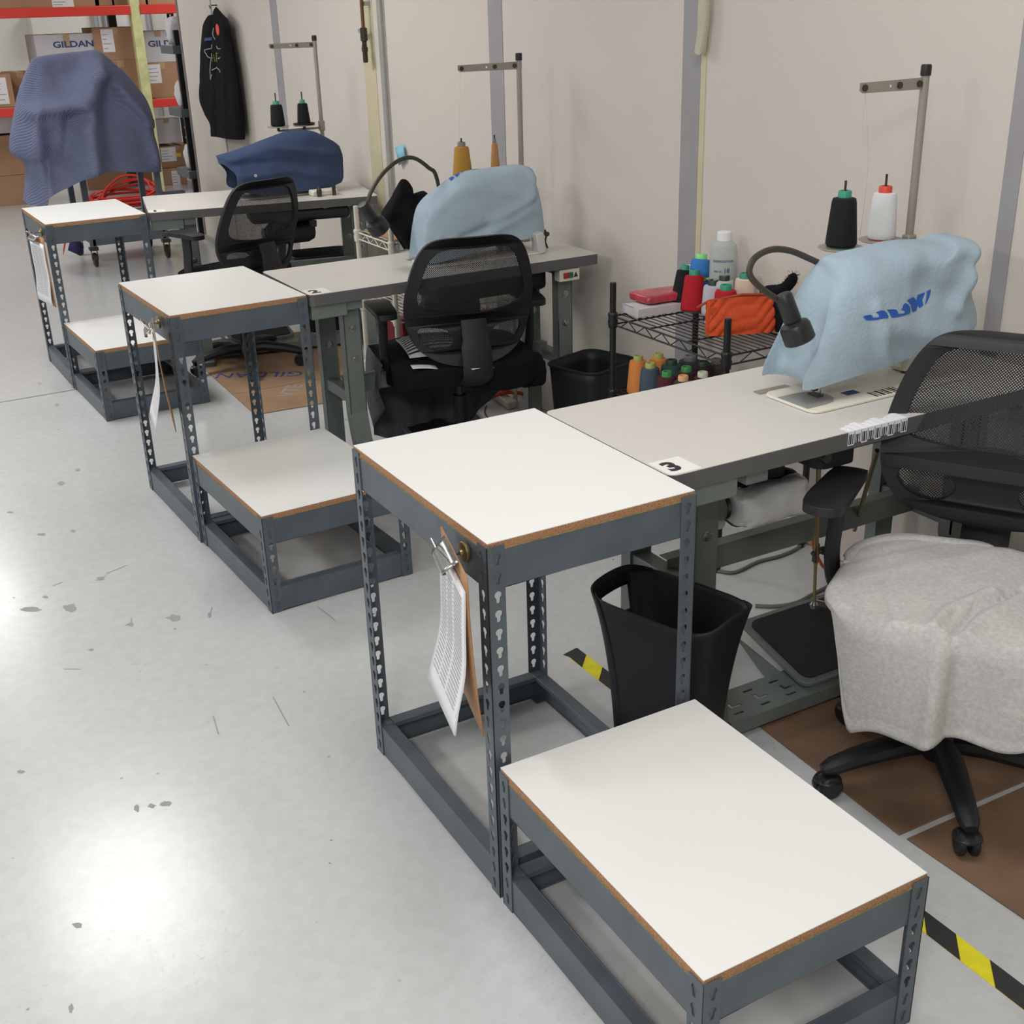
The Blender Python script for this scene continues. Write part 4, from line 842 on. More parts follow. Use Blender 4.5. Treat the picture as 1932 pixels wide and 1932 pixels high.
# bottle
pb = at(1366, 460, x=1.79); r = thing('plastic_bottle', 'tall frosted plastic bottle with white cap and blue print', 'bottle', (1.79, pb.y, SZ3 + .003)); hb = at(1366, 452, x=1.79).z - SZ3 - .005
MB().lathe([(0, 0), (.041, 0), (.044, .005), (.044, hb - .03), (.040, hb - .012), (.026, hb - .002), (.020, hb), (.020, hb + .01)], 32).build('body', M['clear'], r)
MB().lathe([(0, .003), (.0415, .004), (.0418, hb - .07), (0, hb - .07)], 28).build('liquid', mat('pale_liquid', s2l(190, 202, 200), .1, alpha=.35), r)
MB().lathe([(.0, hb), (.023, hb), (.023, hb + .026), (.021, hb + .028), (0, hb + .028)], 24).build('cap', M['paper'], r)
tx = MB().text('DISPENSATION', .0105, Matrix.Identity(4), .0002).text('18', .021, Tr((.012, -.030, 0)), .0002).text('INK GA.', .008, Tr((-.016, -.033, 0)), .0002); tx.add([(-.034, -.0125, 0), (.034, -.0125, 0), (.034, -.0115, 0), (-.034, -.0115, 0)], [(0, 1, 2, 3)])
zt = at(1363, 490, x=1.79).z - SZ3; az = math.atan2(CP.y - pb.y, CP.x - 1.79)
tx.v = [((.0448 + z) * math.cos(az + x / .0448), (.0448 + z) * math.sin(az + x / .0448), zt + y) for x, y, z in tx.v]; tx.build('print', M['inkb'], r)
# orange pouch
pa = at(1338, 637, z=SZ3); pbr = at(1466, 628, z=SZ3); r = thing('quilted_pouch', 'orange quilted zip pouch standing on black wire shelf', 'pouch', (pa.x, pa.y, SZ3 + .003), math.atan2(pbr.y - pa.y, pbr.x - pa.x)); Lp = (pbr - pa).length
def pouch(a, b):
    th = 2 * PI * a; z = b * .105; w = .028 * (1 - .82 * sm(b, .2, 1)); x = Lp * (.5 + .5 * math.copysign(abs(math.cos(th)) ** .35, math.cos(th)) * (1 + .03 * b)); y = w * math.copysign(abs(math.sin(th)) ** .6, math.sin(th))
    dl = ((x * 1.0 - z * .95) / .034) % 1; q = .006 * (1 - math.exp(-(min(dl, 1 - dl) / .16) ** 2)); return (x, y - (q if math.sin(th) < 0 else -q) + .03, z + .008 * math.sin(x / Lp * PI) * b)
mb = MB().grid(pouch, 120, 22, wrap=True); mb.build('quilted_body', M['orange'], r, smooth=60)
MB().b2((-.004, .012, .0), (.022, .018, .088)).build('side_tab', M['orange'], r, bevel=.002); MB().lathe([(0, 0), (.003, 0), (.003, .002), (0, .002)], 10, Tr((.01, .0118, .07), rx=PI / 2)).build('snap', M['steel'], r)
MB().tube([(-.035, .02, .088), (.0, .028, .103), (Lp * .5, .03, .117), (Lp, .03, .112)], .0045, 6, sq=.6).build('zip_band', mat('zip_tape', s2l(176, 80, 44), .8), r)
tag(MB().plate([(0, 0), (.1, .0), (.1, .08), (0, .08)], [], .002, Tr()).build('paper_slip', M['paper'], None, loc=at(1332, 618, z=SZ3 + .004), rz=R(-35)), 'white paper slip under orange pouch', 'paper')
# hair tuft / dark scrunched cloth
r = thing('black_cloth_scrap', 'scrunched black fuzzy scarf end behind orange pouch', 'cloth', (1.79, at(1478, 560, x=1.79).y, SZ3 + .003)); ro = Vector(r.location)
SP = [at(u, v, x=1.79) - ro for u, v in ((1436, 556), (1450, 549), (1466, 548), (1480, 544), (1490, 534), (1496, 524), (1497, 515))]
MB().tube(crom(SP, 4, False), [.008, .012, .015, .017, .018, .018, .018, .018, .018, .018, .018, .018, .018, .018, .018, .018, .018, .018, .017, .016, .015, .013, .011, .008, .004], 12).tube([(0, 0, 0), SP[2] - Vector((0, 0, .01))], .018, 10).build('scarf', M['bfab'], r)
fz = MB(); rz_ = random.Random(8)
for i in range(160):
    t = rz_.random(); b0 = polyval(SP, .3 + .7 * t); d = Vector((rz_.uniform(-1, 1), rz_.uniform(-1, 1), rz_.uniform(-.4, 1))).normalized(); fz.tube([b0 + d * .012, b0 + d * .024 + Vector((0, 0, -.002))], [.0009, .0003], 3)
fz.build('fuzz', M['bfab'], r)['kind'] = 'stuff'
# lower cones
LZ3 = .44
for (nm, u, v, c_, k_, h, r0, r1) in [('orange cone with olive core at left front of lower wire shelf', 1204, 672, 'orange', 'olive', .118, .037, .029), ('slate blue cone with olive core beside orange one, lower shelf', 1227, 686, 'slate', 'olive', .112, .037, .031),
    ('amber cone at back of lower wire shelf', 1242, 668, 'orange', 'olive', .108, .038, .03), ('maroon cone with green core in front row of lower shelf', 1258, 702, 'maroon', 'green', .11, .036, .03), ('forest green cone, lower wire shelf', 1267, 680, 'forest', 'dgreen', .11, .04, .034),
    ('charcoal cone with peach core, lower wire shelf', 1289, 710, 'char', 'peach', .106, .036, .03), ('wine cone with green core, lower wire shelf', 1295, 693, 'wine', 'green', .11, .037, .031), ('dark grey wide cone at back, lower wire shelf', 1302, 672, 'char', 'grey', .108, .042, .038),
    ('wine red cone with pale green core, lower wire shelf', 1326, 703, 'maroon', 'pale', .108, .036, .03), ('dark wine cone with black core, lower wire shelf', 1327, 683, 'wine', 'dgreen', .11, .04, .034), ('brown cone behind right post, lower wire shelf', 1352, 678, 'brown', 'grey', .108, .036, .03)]:
    from_top(nm, u, v, TH[c_], CP_[k_], LZ3, h, r0, r1, grp=CL, maxx=1.80)

# cream wire shelf between table 1 and 2
wire_shelf('cream wire shelf behind middle table, holding papers and oddments', 1.262, 1.82, 2.70, 3.06, (.20, .48, .78), .885, M['cream'])
for (z, nm) in ((.48, 'middle'),):
    pass
tag(MB().b2((0, 0, 0), (.30, .32, .006)).build('hardboard_panel', M['masonite'], None, bevel=.001, loc=(1.285, 2.72, .784)), 'thin brown board lying on cream wire shelf', 'board')
tag(MB().b2((0, 0, 0), (.24, .2, .035)).build('paper_stack', M['paper'], None, loc=(1.37, 2.79, .792), rz=R(4)), 'stack of white papers on cream wire shelf top', 'papers')
tag(MB().b2((0, 0, 0), (.03, .22, .25)).build('binder', M['red2'], None, bevel=.003, loc=(1.30, 2.73, .205)), 'dark red binder standing low on cream wire shelf', 'binder')
tag(MB().b2((0, 0, 0), (.22, .27, .035)).build('ledger', mat('ledger_cloth', s2l(140, 136, 100), .8), None, bevel=.002, loc=(1.345, 2.75, .345 - .14)), 'olive ledger on bottom of cream wire shelf', 'book')
for k in range(3): tag(MB().b2((0, 0, 0), (.24, .26, .018)).build('magazine', M['paper'], None, bevel=.002, loc=(1.35 + .01 * k, 2.75 + .008 * k, .242 + k * .0195), rz=R(2 * k)), ['bottom', 'middle', 'top'][k] + ' pale magazine of stack on cream wire shelf', 'magazine', 'magazines on the cream wire shelf')
tag(MB().lathe([(0, 0), (.02, 0), (.02, .04), (0, .04)], 16).lathe([(.026, 0), (.026, .004), (0, .004)], 16).build('small_spool', M['paper'], None, loc=(1.36, 2.78, .484)), 'small white spool on middle level of cream shelf', 'spool')
tag(MB().lathe([(0, 0), (.025, 0), (.022, .06), (0, .06)], 16).build('green_spool', mat('green_spool', s2l(30, 120, 80), .5), None, loc=(1.43, 2.75, .484)), 'green spool on middle level of cream shelf', 'spool')
tag(blob(.12, .08, .03, 6).build('fabric_scrap', mat('tan_scrap', s2l(150, 112, 84), .9), None, loc=(1.50, 2.8, .502)), 'tan fabric scrap on middle level of cream shelf', 'cloth')
# black garment on shelf post
g = drape(top=[(752, 345), (758, 338), (768, 340), (776, 352), (772, 368), (800, 360), (815, 380)], bottom=[(772, 470), (782, 478), (800, 476), (830, 472), (850, 470)], left=[(752, 345), (742, 372), (728, 392), (722, 410), (740, 430), (755, 450), (772, 470)], right=[(815, 380), (835, 400), (850, 440), (850, 470)], y0=2.62, D=.07, seed=4, nz=.03, nf=11)
r = thing('black_garment', 'black garment slung over corner of cream wire shelf', 'garment', (1.3, 2.62, .75)); shifted(g, Vector((1.3, 2.62, .75))).build('garment_cloth', M['bfab'], r, smooth=60)

# ================================================================ MATS, TAPE, CABLES
def matq(name, label, pts, m, t=.004, cat='mat', group=None):
    o = Vector(pts[0]); o = Vector((o.x, o.y, 0)); r = thing(name, label, cat, o, 0, group); MB().plate([(p[0] - o.x, p[1] - o.y) for p in pts], [], t, Tr((0, 0, t / 2 + .0005))).build('sheet', m, r, bevel=.001); return r
matq('floor_mat', 'brown board mat under foreground chair, piece nearer the table', [(1.035, .16), (1.012, -.398), (1.86, -.42), (1.86, .10)], M['cardd'])
matq('floor_mat', 'brown board mat at right edge below foreground chair', [(1.016, -.416), (1.03, -.75), (1.05, -1.6), (1.86, -1.6), (1.86, -.43)], M['cardd'])
cm = matq('cardboard_mat', 'flattened cardboard carton with faded print under farthest chair', [(.775, 4.05), (.758, 3.20), (1.42, 3.16), (1.52, 4.0), (1.5, 4.5), (.85, 4.5)], M['cardf'])
tx = MB().text('VTE', .11, Tr((1.02 - .775, 3.45 - 4.05, .0046), rz=R(55)), .0002).build('print', M['inkg'], cm)
MB().text('GILDAN', .12, Tr((.98 - .775, 3.80 - 4.05, .0046), rz=R(150)), .0002).build('print', M['inkb'], cm)
MB().b2((.0, -.50, .0042), (.66, -.497, .0052)).build('crease', mat('crease', s2l(110, 82, 60), .9), cm)
r = thing('hazard_tape', 'black and yellow striped tape along the floor by the bin', 'tape', (.812, .653, 0), R(1.1)); MB().b2((0, -2.4, .0002), (.048, -.004, .0009)).build('tape_strip', M['hyel'], r)
MB().add([(-.006, -.008, .0012), (.048, .004, .0012), (.048, -.044, .0012), (0, -.095, .0012), (.002, -.03, .0012)], [(0, 1, 2, 3, 4)]).build('stripe', M['hblk'], r)
for k in range(14): y = -.123 - k * .1594; MB().add([(0, y - .052, .0012), (.048, y, .0012), (.048, y - .081, .0012), (0, y - .133, .0012)], [(0, 1, 2, 3)]).build('stripe', M['hblk'], r)
def cable(label, pts, rad, m, name='cable', cat='cable', close=False, n=6):
    tag(MB().tube(crom(pts, n, False), rad, 8).build(name, m, None, smooth=60), label, cat)
cable('grey cable looping on floor behind nearest bin', [at(1345, 1075, z=.006), at(1385, 1080, z=.006), at(1430, 1060, z=.006), at(1475, 1048, z=.006), at(1510, 1030, z=.006), at(1530, 1000, z=.006)], .006, M['gcord'])
cable('grey cable running from nearest bin to the pedal rod', [at(1425, 1143, z=.006), at(1460, 1144, z=.006), at(1500, 1138, z=.006), at(1535, 1120, z=.006), at(1570, 1100, z=.006), at(1600, 1060, z=.006)], .006, M['gcord'])
cable('short orange cord piece behind pedal rod of table 3', [at(1530, 1000, z=.2), at(1534, 1030, z=.15), at(1550, 1065, z=.1), at(1560, 1075, z=.02)], .005, M['ocord'])
a, b = Vector((1.80, 2.98, 0)), Vector((1.76, 2.62, 0)); r = thing('power_strip', 'beige power strip on floor by wall under middle table', 'power strip', a, math.atan2(b.y - a.y, b.x - a.x))
MB().b2((0, -.025, .001), ((b - a).length, .025, .036)).build('housing', M['cream'], r, bevel=.005)
so = MB()
for k in range(5): so.b2((.05 + k * .055, -.014, .0355), (.075 + k * .055, .014, .0368))
so.build('outlets', M['lgrey'], r); MB().box((.16, 0, .05), (.03, .04, .03)).tube([(.16, 0, .06), (.15, 0, .1)], .006, 8).build('plug', M['blackm'], r, bevel=.004)
cable('orange extension cord curving over power strip under middle table', [at(888, 772, z=.01), at(915, 757, z=.015), at(945, 742, z=.045), at(975, 741, z=.045), at(1000, 750, z=.01), (1.80, 2.55, .01)], .009, M['ocord'], 'extension_cord', 'cord')
tag(MB().b2((-.02, -.03, 0), (.02, .03, .03)).build('cord_plug', M['red'], None, bevel=.006, loc=at(950, 740, z=.047)), 'red plug end on the power strip', 'plug')
cable('thin black wire trailing on floor under middle table', [at(918, 765, z=.004), at(915, 778, z=.004), at(925, 790, z=.004), at(950, 790, z=.004)], .003, M['blackm'])

# under-table things
mc = at(1432, 935, y=.20); motor('black motor wrapped in crumpled clear plastic under table 3', (mc.x, .20, mc.z), .20, .06)
for (u0, v0, u1, v1, lb, sd, yy) in ((1366, 880, 1502, 990, 'large crumpled clear plastic wrap round motor under table 3', 1, .20), (1330, 925, 1362, 1000, 'small clear plastic bag end beside left leg of table 3', 5, .26)):
    a, b = at(u0, v1, y=yy), at(u1, v0, y=yy); o = blob(b.x - a.x, .15 if sd == 1 else .05, b.z - a.z, sd, .10, 26, 5).build('plastic_wrap', M['film'], None, loc=((a.x + b.x) / 2, yy, (a.z + b.z) / 2), smooth=25); tag(o, lb, 'plastic bag')
motor('dark motor under middle sewing table', (1.3, 2.25, .60)); motor('dark motor under farthest sewing table', (1.33, 4.15, .62), .24, .06)
r = thing('drip_pan', 'black oil pan under machine of middle table', 'pan', (1.16, 2.06, 0)); MB().b2((0, 0, .66), (.46, .2, .7485)).build('pan_body', M['blackm'], r, bevel=.02)
r = thing('drip_pan', 'black oil pan with knobs under machine of farthest table', 'pan', (1.10, 4.05, 0)); MB().b2((0, 0, .69), (.5, .2, .7485)).build('pan_body', M['blackm'], r, bevel=.02, rz=R(-10.8))
for x in (.12, .2, .3): MB().lathe([(.018, -.03), (.02, 0), (0, 0)], 12, Tr((x, .0 - x * .19, .69))).build('knob', M['blackm'], r)
r = thing('drip_pan', 'black oil pan under machine of table 3', 'pan', (1.17, .1, 0)); MB().b2((0, 0, .67), (.42, .19, .7485)).build('pan_body', M['blackm'], r, bevel=.02)

# things on middle chair's seat
def flat_cloth(name, label, c, f, pts, z, m, cat='cloth', stripes=False):
    pass
C2 = Vector((1.235, 2.085, 0)); ang2 = math.atan2(.975, .22) - PI / 2
r = thing('striped_cloth', 'folded black and white striped cloth on middle chair seat', 'cloth', (C2.x, C2.y, .482), ang2); k = 9
for i in range(2):
    MB().grid(lambda a, b: (-.20 + .26 * a, -.08 + .26 * b, .006 + .05 * (1 - i * .45) * math.sin(PI * min(1, max(0, b))) ** .4 * (1 - .35 * a) * (math.sin(PI * min(.98, max(.02, a)))) ** .35), 22, 22).build('fold', M['paper'] if i == 0 else M['lgrey'], r, smooth=60)
st = MB()
for j in range(11):
    b0 = .04 + j * .088
    def ff(a, b, b0=b0):
        bb = b0 + b * .036; return (-.20 + .26 * a, -.08 + .26 * bb, .0075 + .05 * math.sin(PI * min(1, max(0, bb))) ** .4 * (1 - .35 * a) * (math.sin(PI * min(.98, max(.02, a)))) ** .35)
    st.grid(ff, 22, 2)
st.build('stripes', mat('stripe_black', (.03, .03, .035), .9), r)
for (u, v, rz_, lb) in ((905, 690, 5, 'white paper sheet sticking out of middle chair seat, right'), (800, 690, -15, 'white paper sheet sticking out of middle chair seat, left')):
    tag(MB().grid(lambda a, b: ((a - .5) * .09, (b - .5) * .05, -.01 * a * a), 4, 4).build('paper_sheet', M['paper'], None, solid=.001, loc=at(u, v, z=.492), rz=R(rz_)), lb, 'paper')
# dark grey cloth hanging off the far side of the middle seat
def hc(a, b):
    x = -.30 + .56 * a; fold = .02 * math.sin(a * 17) * b + .008 * math.sin(a * 41 + 1) * b; hem = .37 + .03 * math.sin(a * 9) - .16 * sm(a, .6, 1)
    return (x, .23 + fold, -.01 - hem * b)
r = thing('charcoal_cloth', 'charcoal cloth hanging from front of middle chair seat', 'cloth', (C2.x, C2.y, .48), ang2); MB().grid(hc, 60, 24).build('hanging', M['djersey'], r, smooth=60, solid=.002)
MB().grid(lambda a, b: (-.30 - .02 * math.sin(b * 3), .23 - .30 * a + .01 * math.sin(b * 12), -.01 - (.33 * (1 - .5 * a)) * b), 20, 14).build('side_flap', M['djersey'], r, smooth=60, solid=.002)
o = blob(.11, .10, .13, 11, .18, 18, 2.6).build('pouch_bag', M['bfab'], None, loc=(C2.x + .22, C2.y - .17, .40), smooth=60); tag(o, 'limp black bag hanging at right side of middle chair', 'bag')

# ================================================================ WALL ITEMS
hd = drape(top=[(383, 46), (392, 30), (402, 27), (404, 20), (408, 13), (420, 26), (430, 36)], bottom=[(403, 256), (415, 259), (430, 262), (445, 264), (457, 264)], left=[(383, 46), (381, 100), (380, 150), (380, 185), (390, 215), (401, 235), (403, 256)], right=[(430, 36), (434, 70), (444, 130), (452, 200), (457, 264)], y0=1.80, D=.05, axis='x', seed=6, nz=.012, nf=6, folds=[([(403, 30), (404, 70), (408, 120)], -.02, .03), ([(430, 60), (440, 250)], .012, .03), ([(415, 60), (420, 250)], -.01, .02)], nu=40, nv=44)
JO = Vector((1.8, 6.98, 1.3)); r = thing('hooded_sweatshirt', 'black hooded sweatshirt with pale star print hanging on wall hook', 'sweatshirt', JO); shifted(hd, JO).build('body', M['bfab'], r, smooth=60); BJ = bvh(hd)
def jdec(lines, m, w, nm):
    mb = MB()
    for l in lines:
        P = [at(370 + x * .0828, y * .0828, x=1.77) for x, y in l]; pts = []
        for a, b in zip(P, P[1:]):
            for i in range(6): pts.append(a.lerp(b, i / 6))
        pts.append(P[-1]); out = []
        for q in pts:
            h = BJ.ray_cast(Vector((1.0, q.y, q.z)), Vector((1, 0, 0))); out.append(Vector(((h[0].x if h[0] else 1.75) - .002, q.y, q.z)) - JO)
        mb.tube(out, w, 4)
    return mb.build(nm, m, r)
jdec([[(375, 1010), (365, 1095), (205, 1140), (215, 1180), (340, 1330), (350, 1480), (385, 1640), (400, 1810), (425, 1690)], [(490, 1050), (515, 1105), (575, 1110)], [(420, 1600), (480, 1530), (570, 1590), (590, 1650)], [(520, 1320), (540, 1345), (575, 1305)], [(375, 1210), (385, 1310), (405, 1330)], [(400, 640), (390, 760), (440, 900)]], M['lgrey'], .0025, 'star_outline')
for l in ([(430, 1240), (440, 1400)], [(455, 1400), (455, 1205), (510, 1215)], [(475, 1215), (485, 1410)], [(390, 1370), (410, 1385)]): jdec([l], mat('olive_print', s2l(150, 150, 70), .8), .0022, 'letter_print')
jdec([[(205, 880), (355, 855)], [(205, 905), (355, 880)], [(205, 925), (355, 905)]], M['inkb'], .0045, 'blue_patch')
q = at(410.8, 56, x=1.74); MB().lathe([(0, 0), (1, 0), (1, .003), (0, .003)], 20, Tr(q - JO, ry=-PI / 2) @ Matrix.Diagonal((.035, .032, 1, 1))).build('round_sticker', M['dot'], r, label='round coral sticker')
q = at(404, 10, x=1.85); r = thing('wall_hook', 'small metal hook above black sweatshirt', 'hook', q); MB().tube([(.02, 0, 0), (-.02, 0, 0), (-.03, 0, -.02), (-.035, 0, 0)], .004, 8).build('hook_rod', M['dsteel'], r)
# copper pipe + valve
q = at(686, 60, x=1.825); pz = at(690, 118, x=1.825).z; r = thing('copper_pipe', 'copper air pipe with shut-off valve on wall strip', 'pipe', (1.825, q.y, pz)); v0 = at(684, 72, x=1.825).z - pz
MB().tube([(0, 0, v0 - .08), (0, 0, 3.59 - pz)], .009, 12).build('pipe', M['copper'], r); MB().lathe([(0, 0), (.011, 0), (.013, .005), (.013, .05), (.016, .052), (.016, .07), (.012, .075), (.012, .1), (.018, .104), (.018, .16), (.014, .165), (.014, v0), (0, v0)], 14).build('valve_body', M['dsteel'], r)
MB().box((0, .035, .15), (.012, .05, .02)).lathe([(.006, 0), (.006, .03), (0, .03)], 8, Tr((0, .0, .15), rx=-PI / 2)).build('valve_handle', M['steelg'], r); MB().box((-.012, -.018, .05), (.008, .02, .07), rx=R(-12)).build('side_bracket', M['dsteel'], r)
MB().b2((.011, -.012, v0 + .15), (.045, .012, v0 + .17)).b2((.011, -.012, 1.2), (.045, .012, 1.22)).build('clip', M['steelg'], r)
a = at(745, 290, x=1.862); pts = [(750, 278), (762, 272), (768, 290), (767, 302), (757, 312), (752, 300)]; r = thing('blue_paper', 'crumpled sky blue paper stuck on wall', 'paper', a)
PP = [at(u, v, x=1.862) - a for u, v in pts]; cc = sum(PP, Vector()) / 6; MB().add([cc + Vector((-.02, 0, 0))] + [p + Vector((-.004 if i % 2 else -.014, 0, 0)) for i, p in enumerate(PP)], [(0, i + 1, (i + 1) % 6 + 1) for i in range(6)]).build('sheet', M['mask'], r, solid=.001)
q = at(1330, 90, x=1.84); r = thing('hanging_cloth', 'pale rag hanging beside grey wall strip, top of picture', 'cloth', q)
g = drape(top=[(1322, -40), (1328, -44), (1335, -40)], bottom=[(1313, 98), (1319, 104), (1326, 100)], left=[(1322, -40), (1320, 40), (1313, 98)], right=[(1335, -40), (1336, 30), (1326, 100)], y0=1.845, D=.015, axis='x', nu=12, nv=20); shifted(g, q).build('rag', mat('rag', s2l(196, 190, 172), .9), r, smooth=60)

# ================================================================ QUILTED BLANKET ON CART
YB = 7.3
bl = drape(top=[(58, 118), (64, 109), (95, 103), (150, 97), (183, 95), (205, 110), (222, 126), (232, 133)],
           bottom=[(44, 378), (60, 389), (88, 389), (92, 372), (130, 352), (160, 335), (185, 324), (230, 322), (270, 323), (303, 322)],
           left=[(58, 118), (45, 145), (33, 180), (25, 220), (18, 284), (45, 305), (48, 340), (44, 378)], right=[(232, 133), (255, 160), (277, 190), (290, 235), (286, 245), (295, 280), (303, 322)], y0=YB, D=.36, p=2.0, q=1.6, seed=3, nu=90, nv=60, nz=.02, nf=3.2,
           folds=[([(175, 124), (162, 150), (150, 190), (148, 240), (155, 310)], .15, .075), ([(48, 207), (90, 200), (132, 193)], .10, .05), ([(138, 215), (120, 225), (112, 300)], -.08, .05), ([(100, 130), (108, 140), (150, 130)], -.05, .08), ([(175, 124), (215, 165), (270, 220), (290, 300)], .10, .06), ([(195, 140), (188, 250), (205, 320)], -.03, .06), ([(55, 210), (60, 300), (85, 380)], .06, .05), ([(88, 250), (95, 320)], -.05, .06)])
r = thing('quilted_blanket', 'slate blue quilted moving blanket draped over wheeled machine', 'blanket', (1.0, YB, .9)); shifted(bl, Vector((1.0, YB, .9))).build('cloth', M['quilt'], r, smooth=70)
# cart beneath
ct = thing('wheeled_cart', 'grey steel cart on casters under quilted blanket', 'cart', (.88, 7.1, 0)); cx0, cx1, cy0, cy1 = .0, .52, .08, .62
CX = {}
for (x, y) in ((cx0, cy0), (cx1, cy0), (cx0, cy1), (cx1, cy1)):
    MB().b2((x - .02, y - .02, .14), (x + .02, y + .02, .95)).build('leg', M['post'], ct, bevel=.002)
    c_ = MB().lathe([(0, -.014), (.04, -.014), (.05, -.008), (.05, .008), (.04, .014), (0, .014)], 20, Tr((x, y, .051), ry=PI / 2)).build('caster', M['black'], ct)
    MB().b2((x - .03, y - .03, .118), (x + .03, y + .03, .14)).b2((x - .022, y - .015, .05), (x - .018, y + .015, .12)).b2((x + .018, y - .015, .05), (x + .022, y + .015, .12)).build('fork', M['dsteel'], c_)
MB().b2((cx0, cy0 - .02, .15), (cx1, cy0 - .015, .215)).b2((cx0, cy1, .15), (cx1, cy1 + .005, .215)).b2((cx0, cy0, .15), (cx1, cy1, .155)).build('lower_shelf', M['post'], ct); MB().b2((cx0 - .03, cy0 - .03, .95), (cx1 + .03, cy1 + .03, .98)).build('cart_top', M['post'], ct)
MB().b2((cx0 + .05, cy0 + .08, .98), (cx1 - .2, cy1 - .2, 1.20)).build('machine_body', M['machine'], ct, bevel=.03)
q = at(140, 455, y=7.05); tag(MB().add(*(lambda P: (P, [(0, 1, 2), (0, 2, 3), (3, 2, 4)]))([at(133, 450, y=7.5), at(128, 472, y=7.5), at(152, 483, y=7.48), at(150, 448, y=7.52), at(157, 468, y=7.5)])).build('purple_rag', mat('purple_cloth', s2l(56, 50, 92), .9), None, solid=.006), 'small purple rag hanging below cart edge', 'cloth')
q1 = at(119, 481, z=.006); q0 = at(124, 448, y=q1.y); tag(MB().tube([q0, q0.lerp(q1, .6), q1], [.006, .007, .002], 8).build('screwdriver', M['ocord'], None), 'thin orange handled tool hanging by farthest stand', 'tool')
q = at(338, 408, y=7.0); tag(MB().b2((-.12, 0, -.05), (.10, .05, .05)).build('motor_box', M['post'], None, bevel=.01, loc=(at(330, 405, y=7.2).x, 7.2, .42)), 'grey box hanging off cart side by the wall', 'box')
# red hose coil
rg = random.Random(12); pts = []
for i in range(130):
    t = i / 16 * 2 * PI; lo = int(i / 16); a = (.20, .27, .23, .30, .25, .19, .28, .22, .26)[lo]; tl = (.2, -.3, .5, -.1, .7, .3, -.4, .6, .1)[lo]
    pts.append(Vector((a * 1.2 * math.cos(t) + rg.uniform(-.01, .01), a * .6 * math.sin(t), .03 + lo * .012 + max(0, math.sin(t + tl)) * (.05 + .14 * (lo % 3) / 2))))
pts += [Vector((.4, -.1, .02)), Vector((.62, -.12, .015)), Vector((.75, -.1, .015))]
hc_ = at(222, 372, z=.05); tag(MB().tube(crom(pts, 3, False), .011, 8).build('hose_coil', M['rcord'], None, loc=(hc_.x, 9.9, .0), smooth=60), 'coiled red rubber hose on floor beyond blanket', 'hose')
# black post rack by end of wall
a = at(349, 200, y=7.95); rk = thing('post_rack', 'black post rack at end of wall with white bags', 'rack', (a.x, 7.95, 0)); 
MB().b2((-.02, -.02, 0), (.02, .02, 1.55)).build('post', M['bwire'], rk, bevel=.003)
ZR = [at(350, v, y=7.95).z for v in (93, 213, 330)]
for z in ZR: MB().b2((-.05, -.05, z - .03), (.34, .32, z + .03)).build('shelf', M['post'], rk, bevel=.003)
MB().b2((.28, .26, 0), (.32, .30, 1.62)).build('post', M['bwire'], rk, bevel=.003)
for z, w, h, lb in ((ZR[0], .15, .2, 'top'), (ZR[1], .14, .2, 'middle'), (ZR[2], .12, .19, 'bottom')):
    tag(blob(w, .16, h, z * 7, .15, 16, 3).build('plastic_bag', M['wcard'], None, loc=(a.x + .03, 8.03, z + .035 + h / 2), smooth=50), 'stuffed white bag on %s level of black post rack' % lb, 'bag', 'white bags on the black rack')

# ================================================================ PALLET RACK AND BOXES
YR = 10.45; rk = thing('pallet_rack', 'warehouse pallet rack with red beams and pale yellow upright', 'rack', (2.17, YR, 0)); Z1 = (.835, .91); Z2 = (1.665, 1.748)
MB().b2((-.045, -.03, 0), (.045, .05, 3.4)).build('front_upright', M['ylw'], rk, bevel=.004, label='pale yellow upright')
for x in (-3.3,): MB().b2((x - .045, -.03, 0), (x + .045, .05, 3.4)).build('front_upright', M['ylw'], rk, bevel=.004)
for x in (-3.3, 0, 2.6): MB().b2((x - .04, 1.0, 0), (x + .04, 1.07, 3.4)).build('rear_upright', mat('dark_green_post', s2l(48, 60, 54), .5), rk, bevel=.003)
mb = MB(); q = at(316, 40, y=11.45); mb.plate([(0, 0), (.07, 0), (.07, 3.3), (0, 3.3)], [keyhole(.035, .2 + .1 * i) for i in range(30)], .004, Tr((q.x - 2.17, 1.0, .05), rx=PI / 2)); mb.build('perforated_upright', mat('dark_green_post', s2l(48, 60, 54), .5), rk)
for z0, z1 in (Z1, Z2):
    for x0, x1 in ((-3.26, -.045), (.045, 2.55)): MB().b2((x0, -.045, z0), (x1, -.005, z1)).build('beam', M['red'], rk, bevel=.006, label='red beam'); MB().b2((x0, .98, z0), (x1, 1.02, z1)).build('beam', M['red'], rk, bevel=.006, label='red beam')
    for k in range(8): MB().b2((-3.2 + k * .42, .0, z1 - .02), (-2.84 + k * .42, .98, z1 - .001)).build('deck_board', M['card'], rk)
    for k in range(5): MB().b2((.08 + k * .42, .0, z1 - .02), (.44 + k * .42, .98, z1 - .001)).build('deck_board', M['card'], rk)
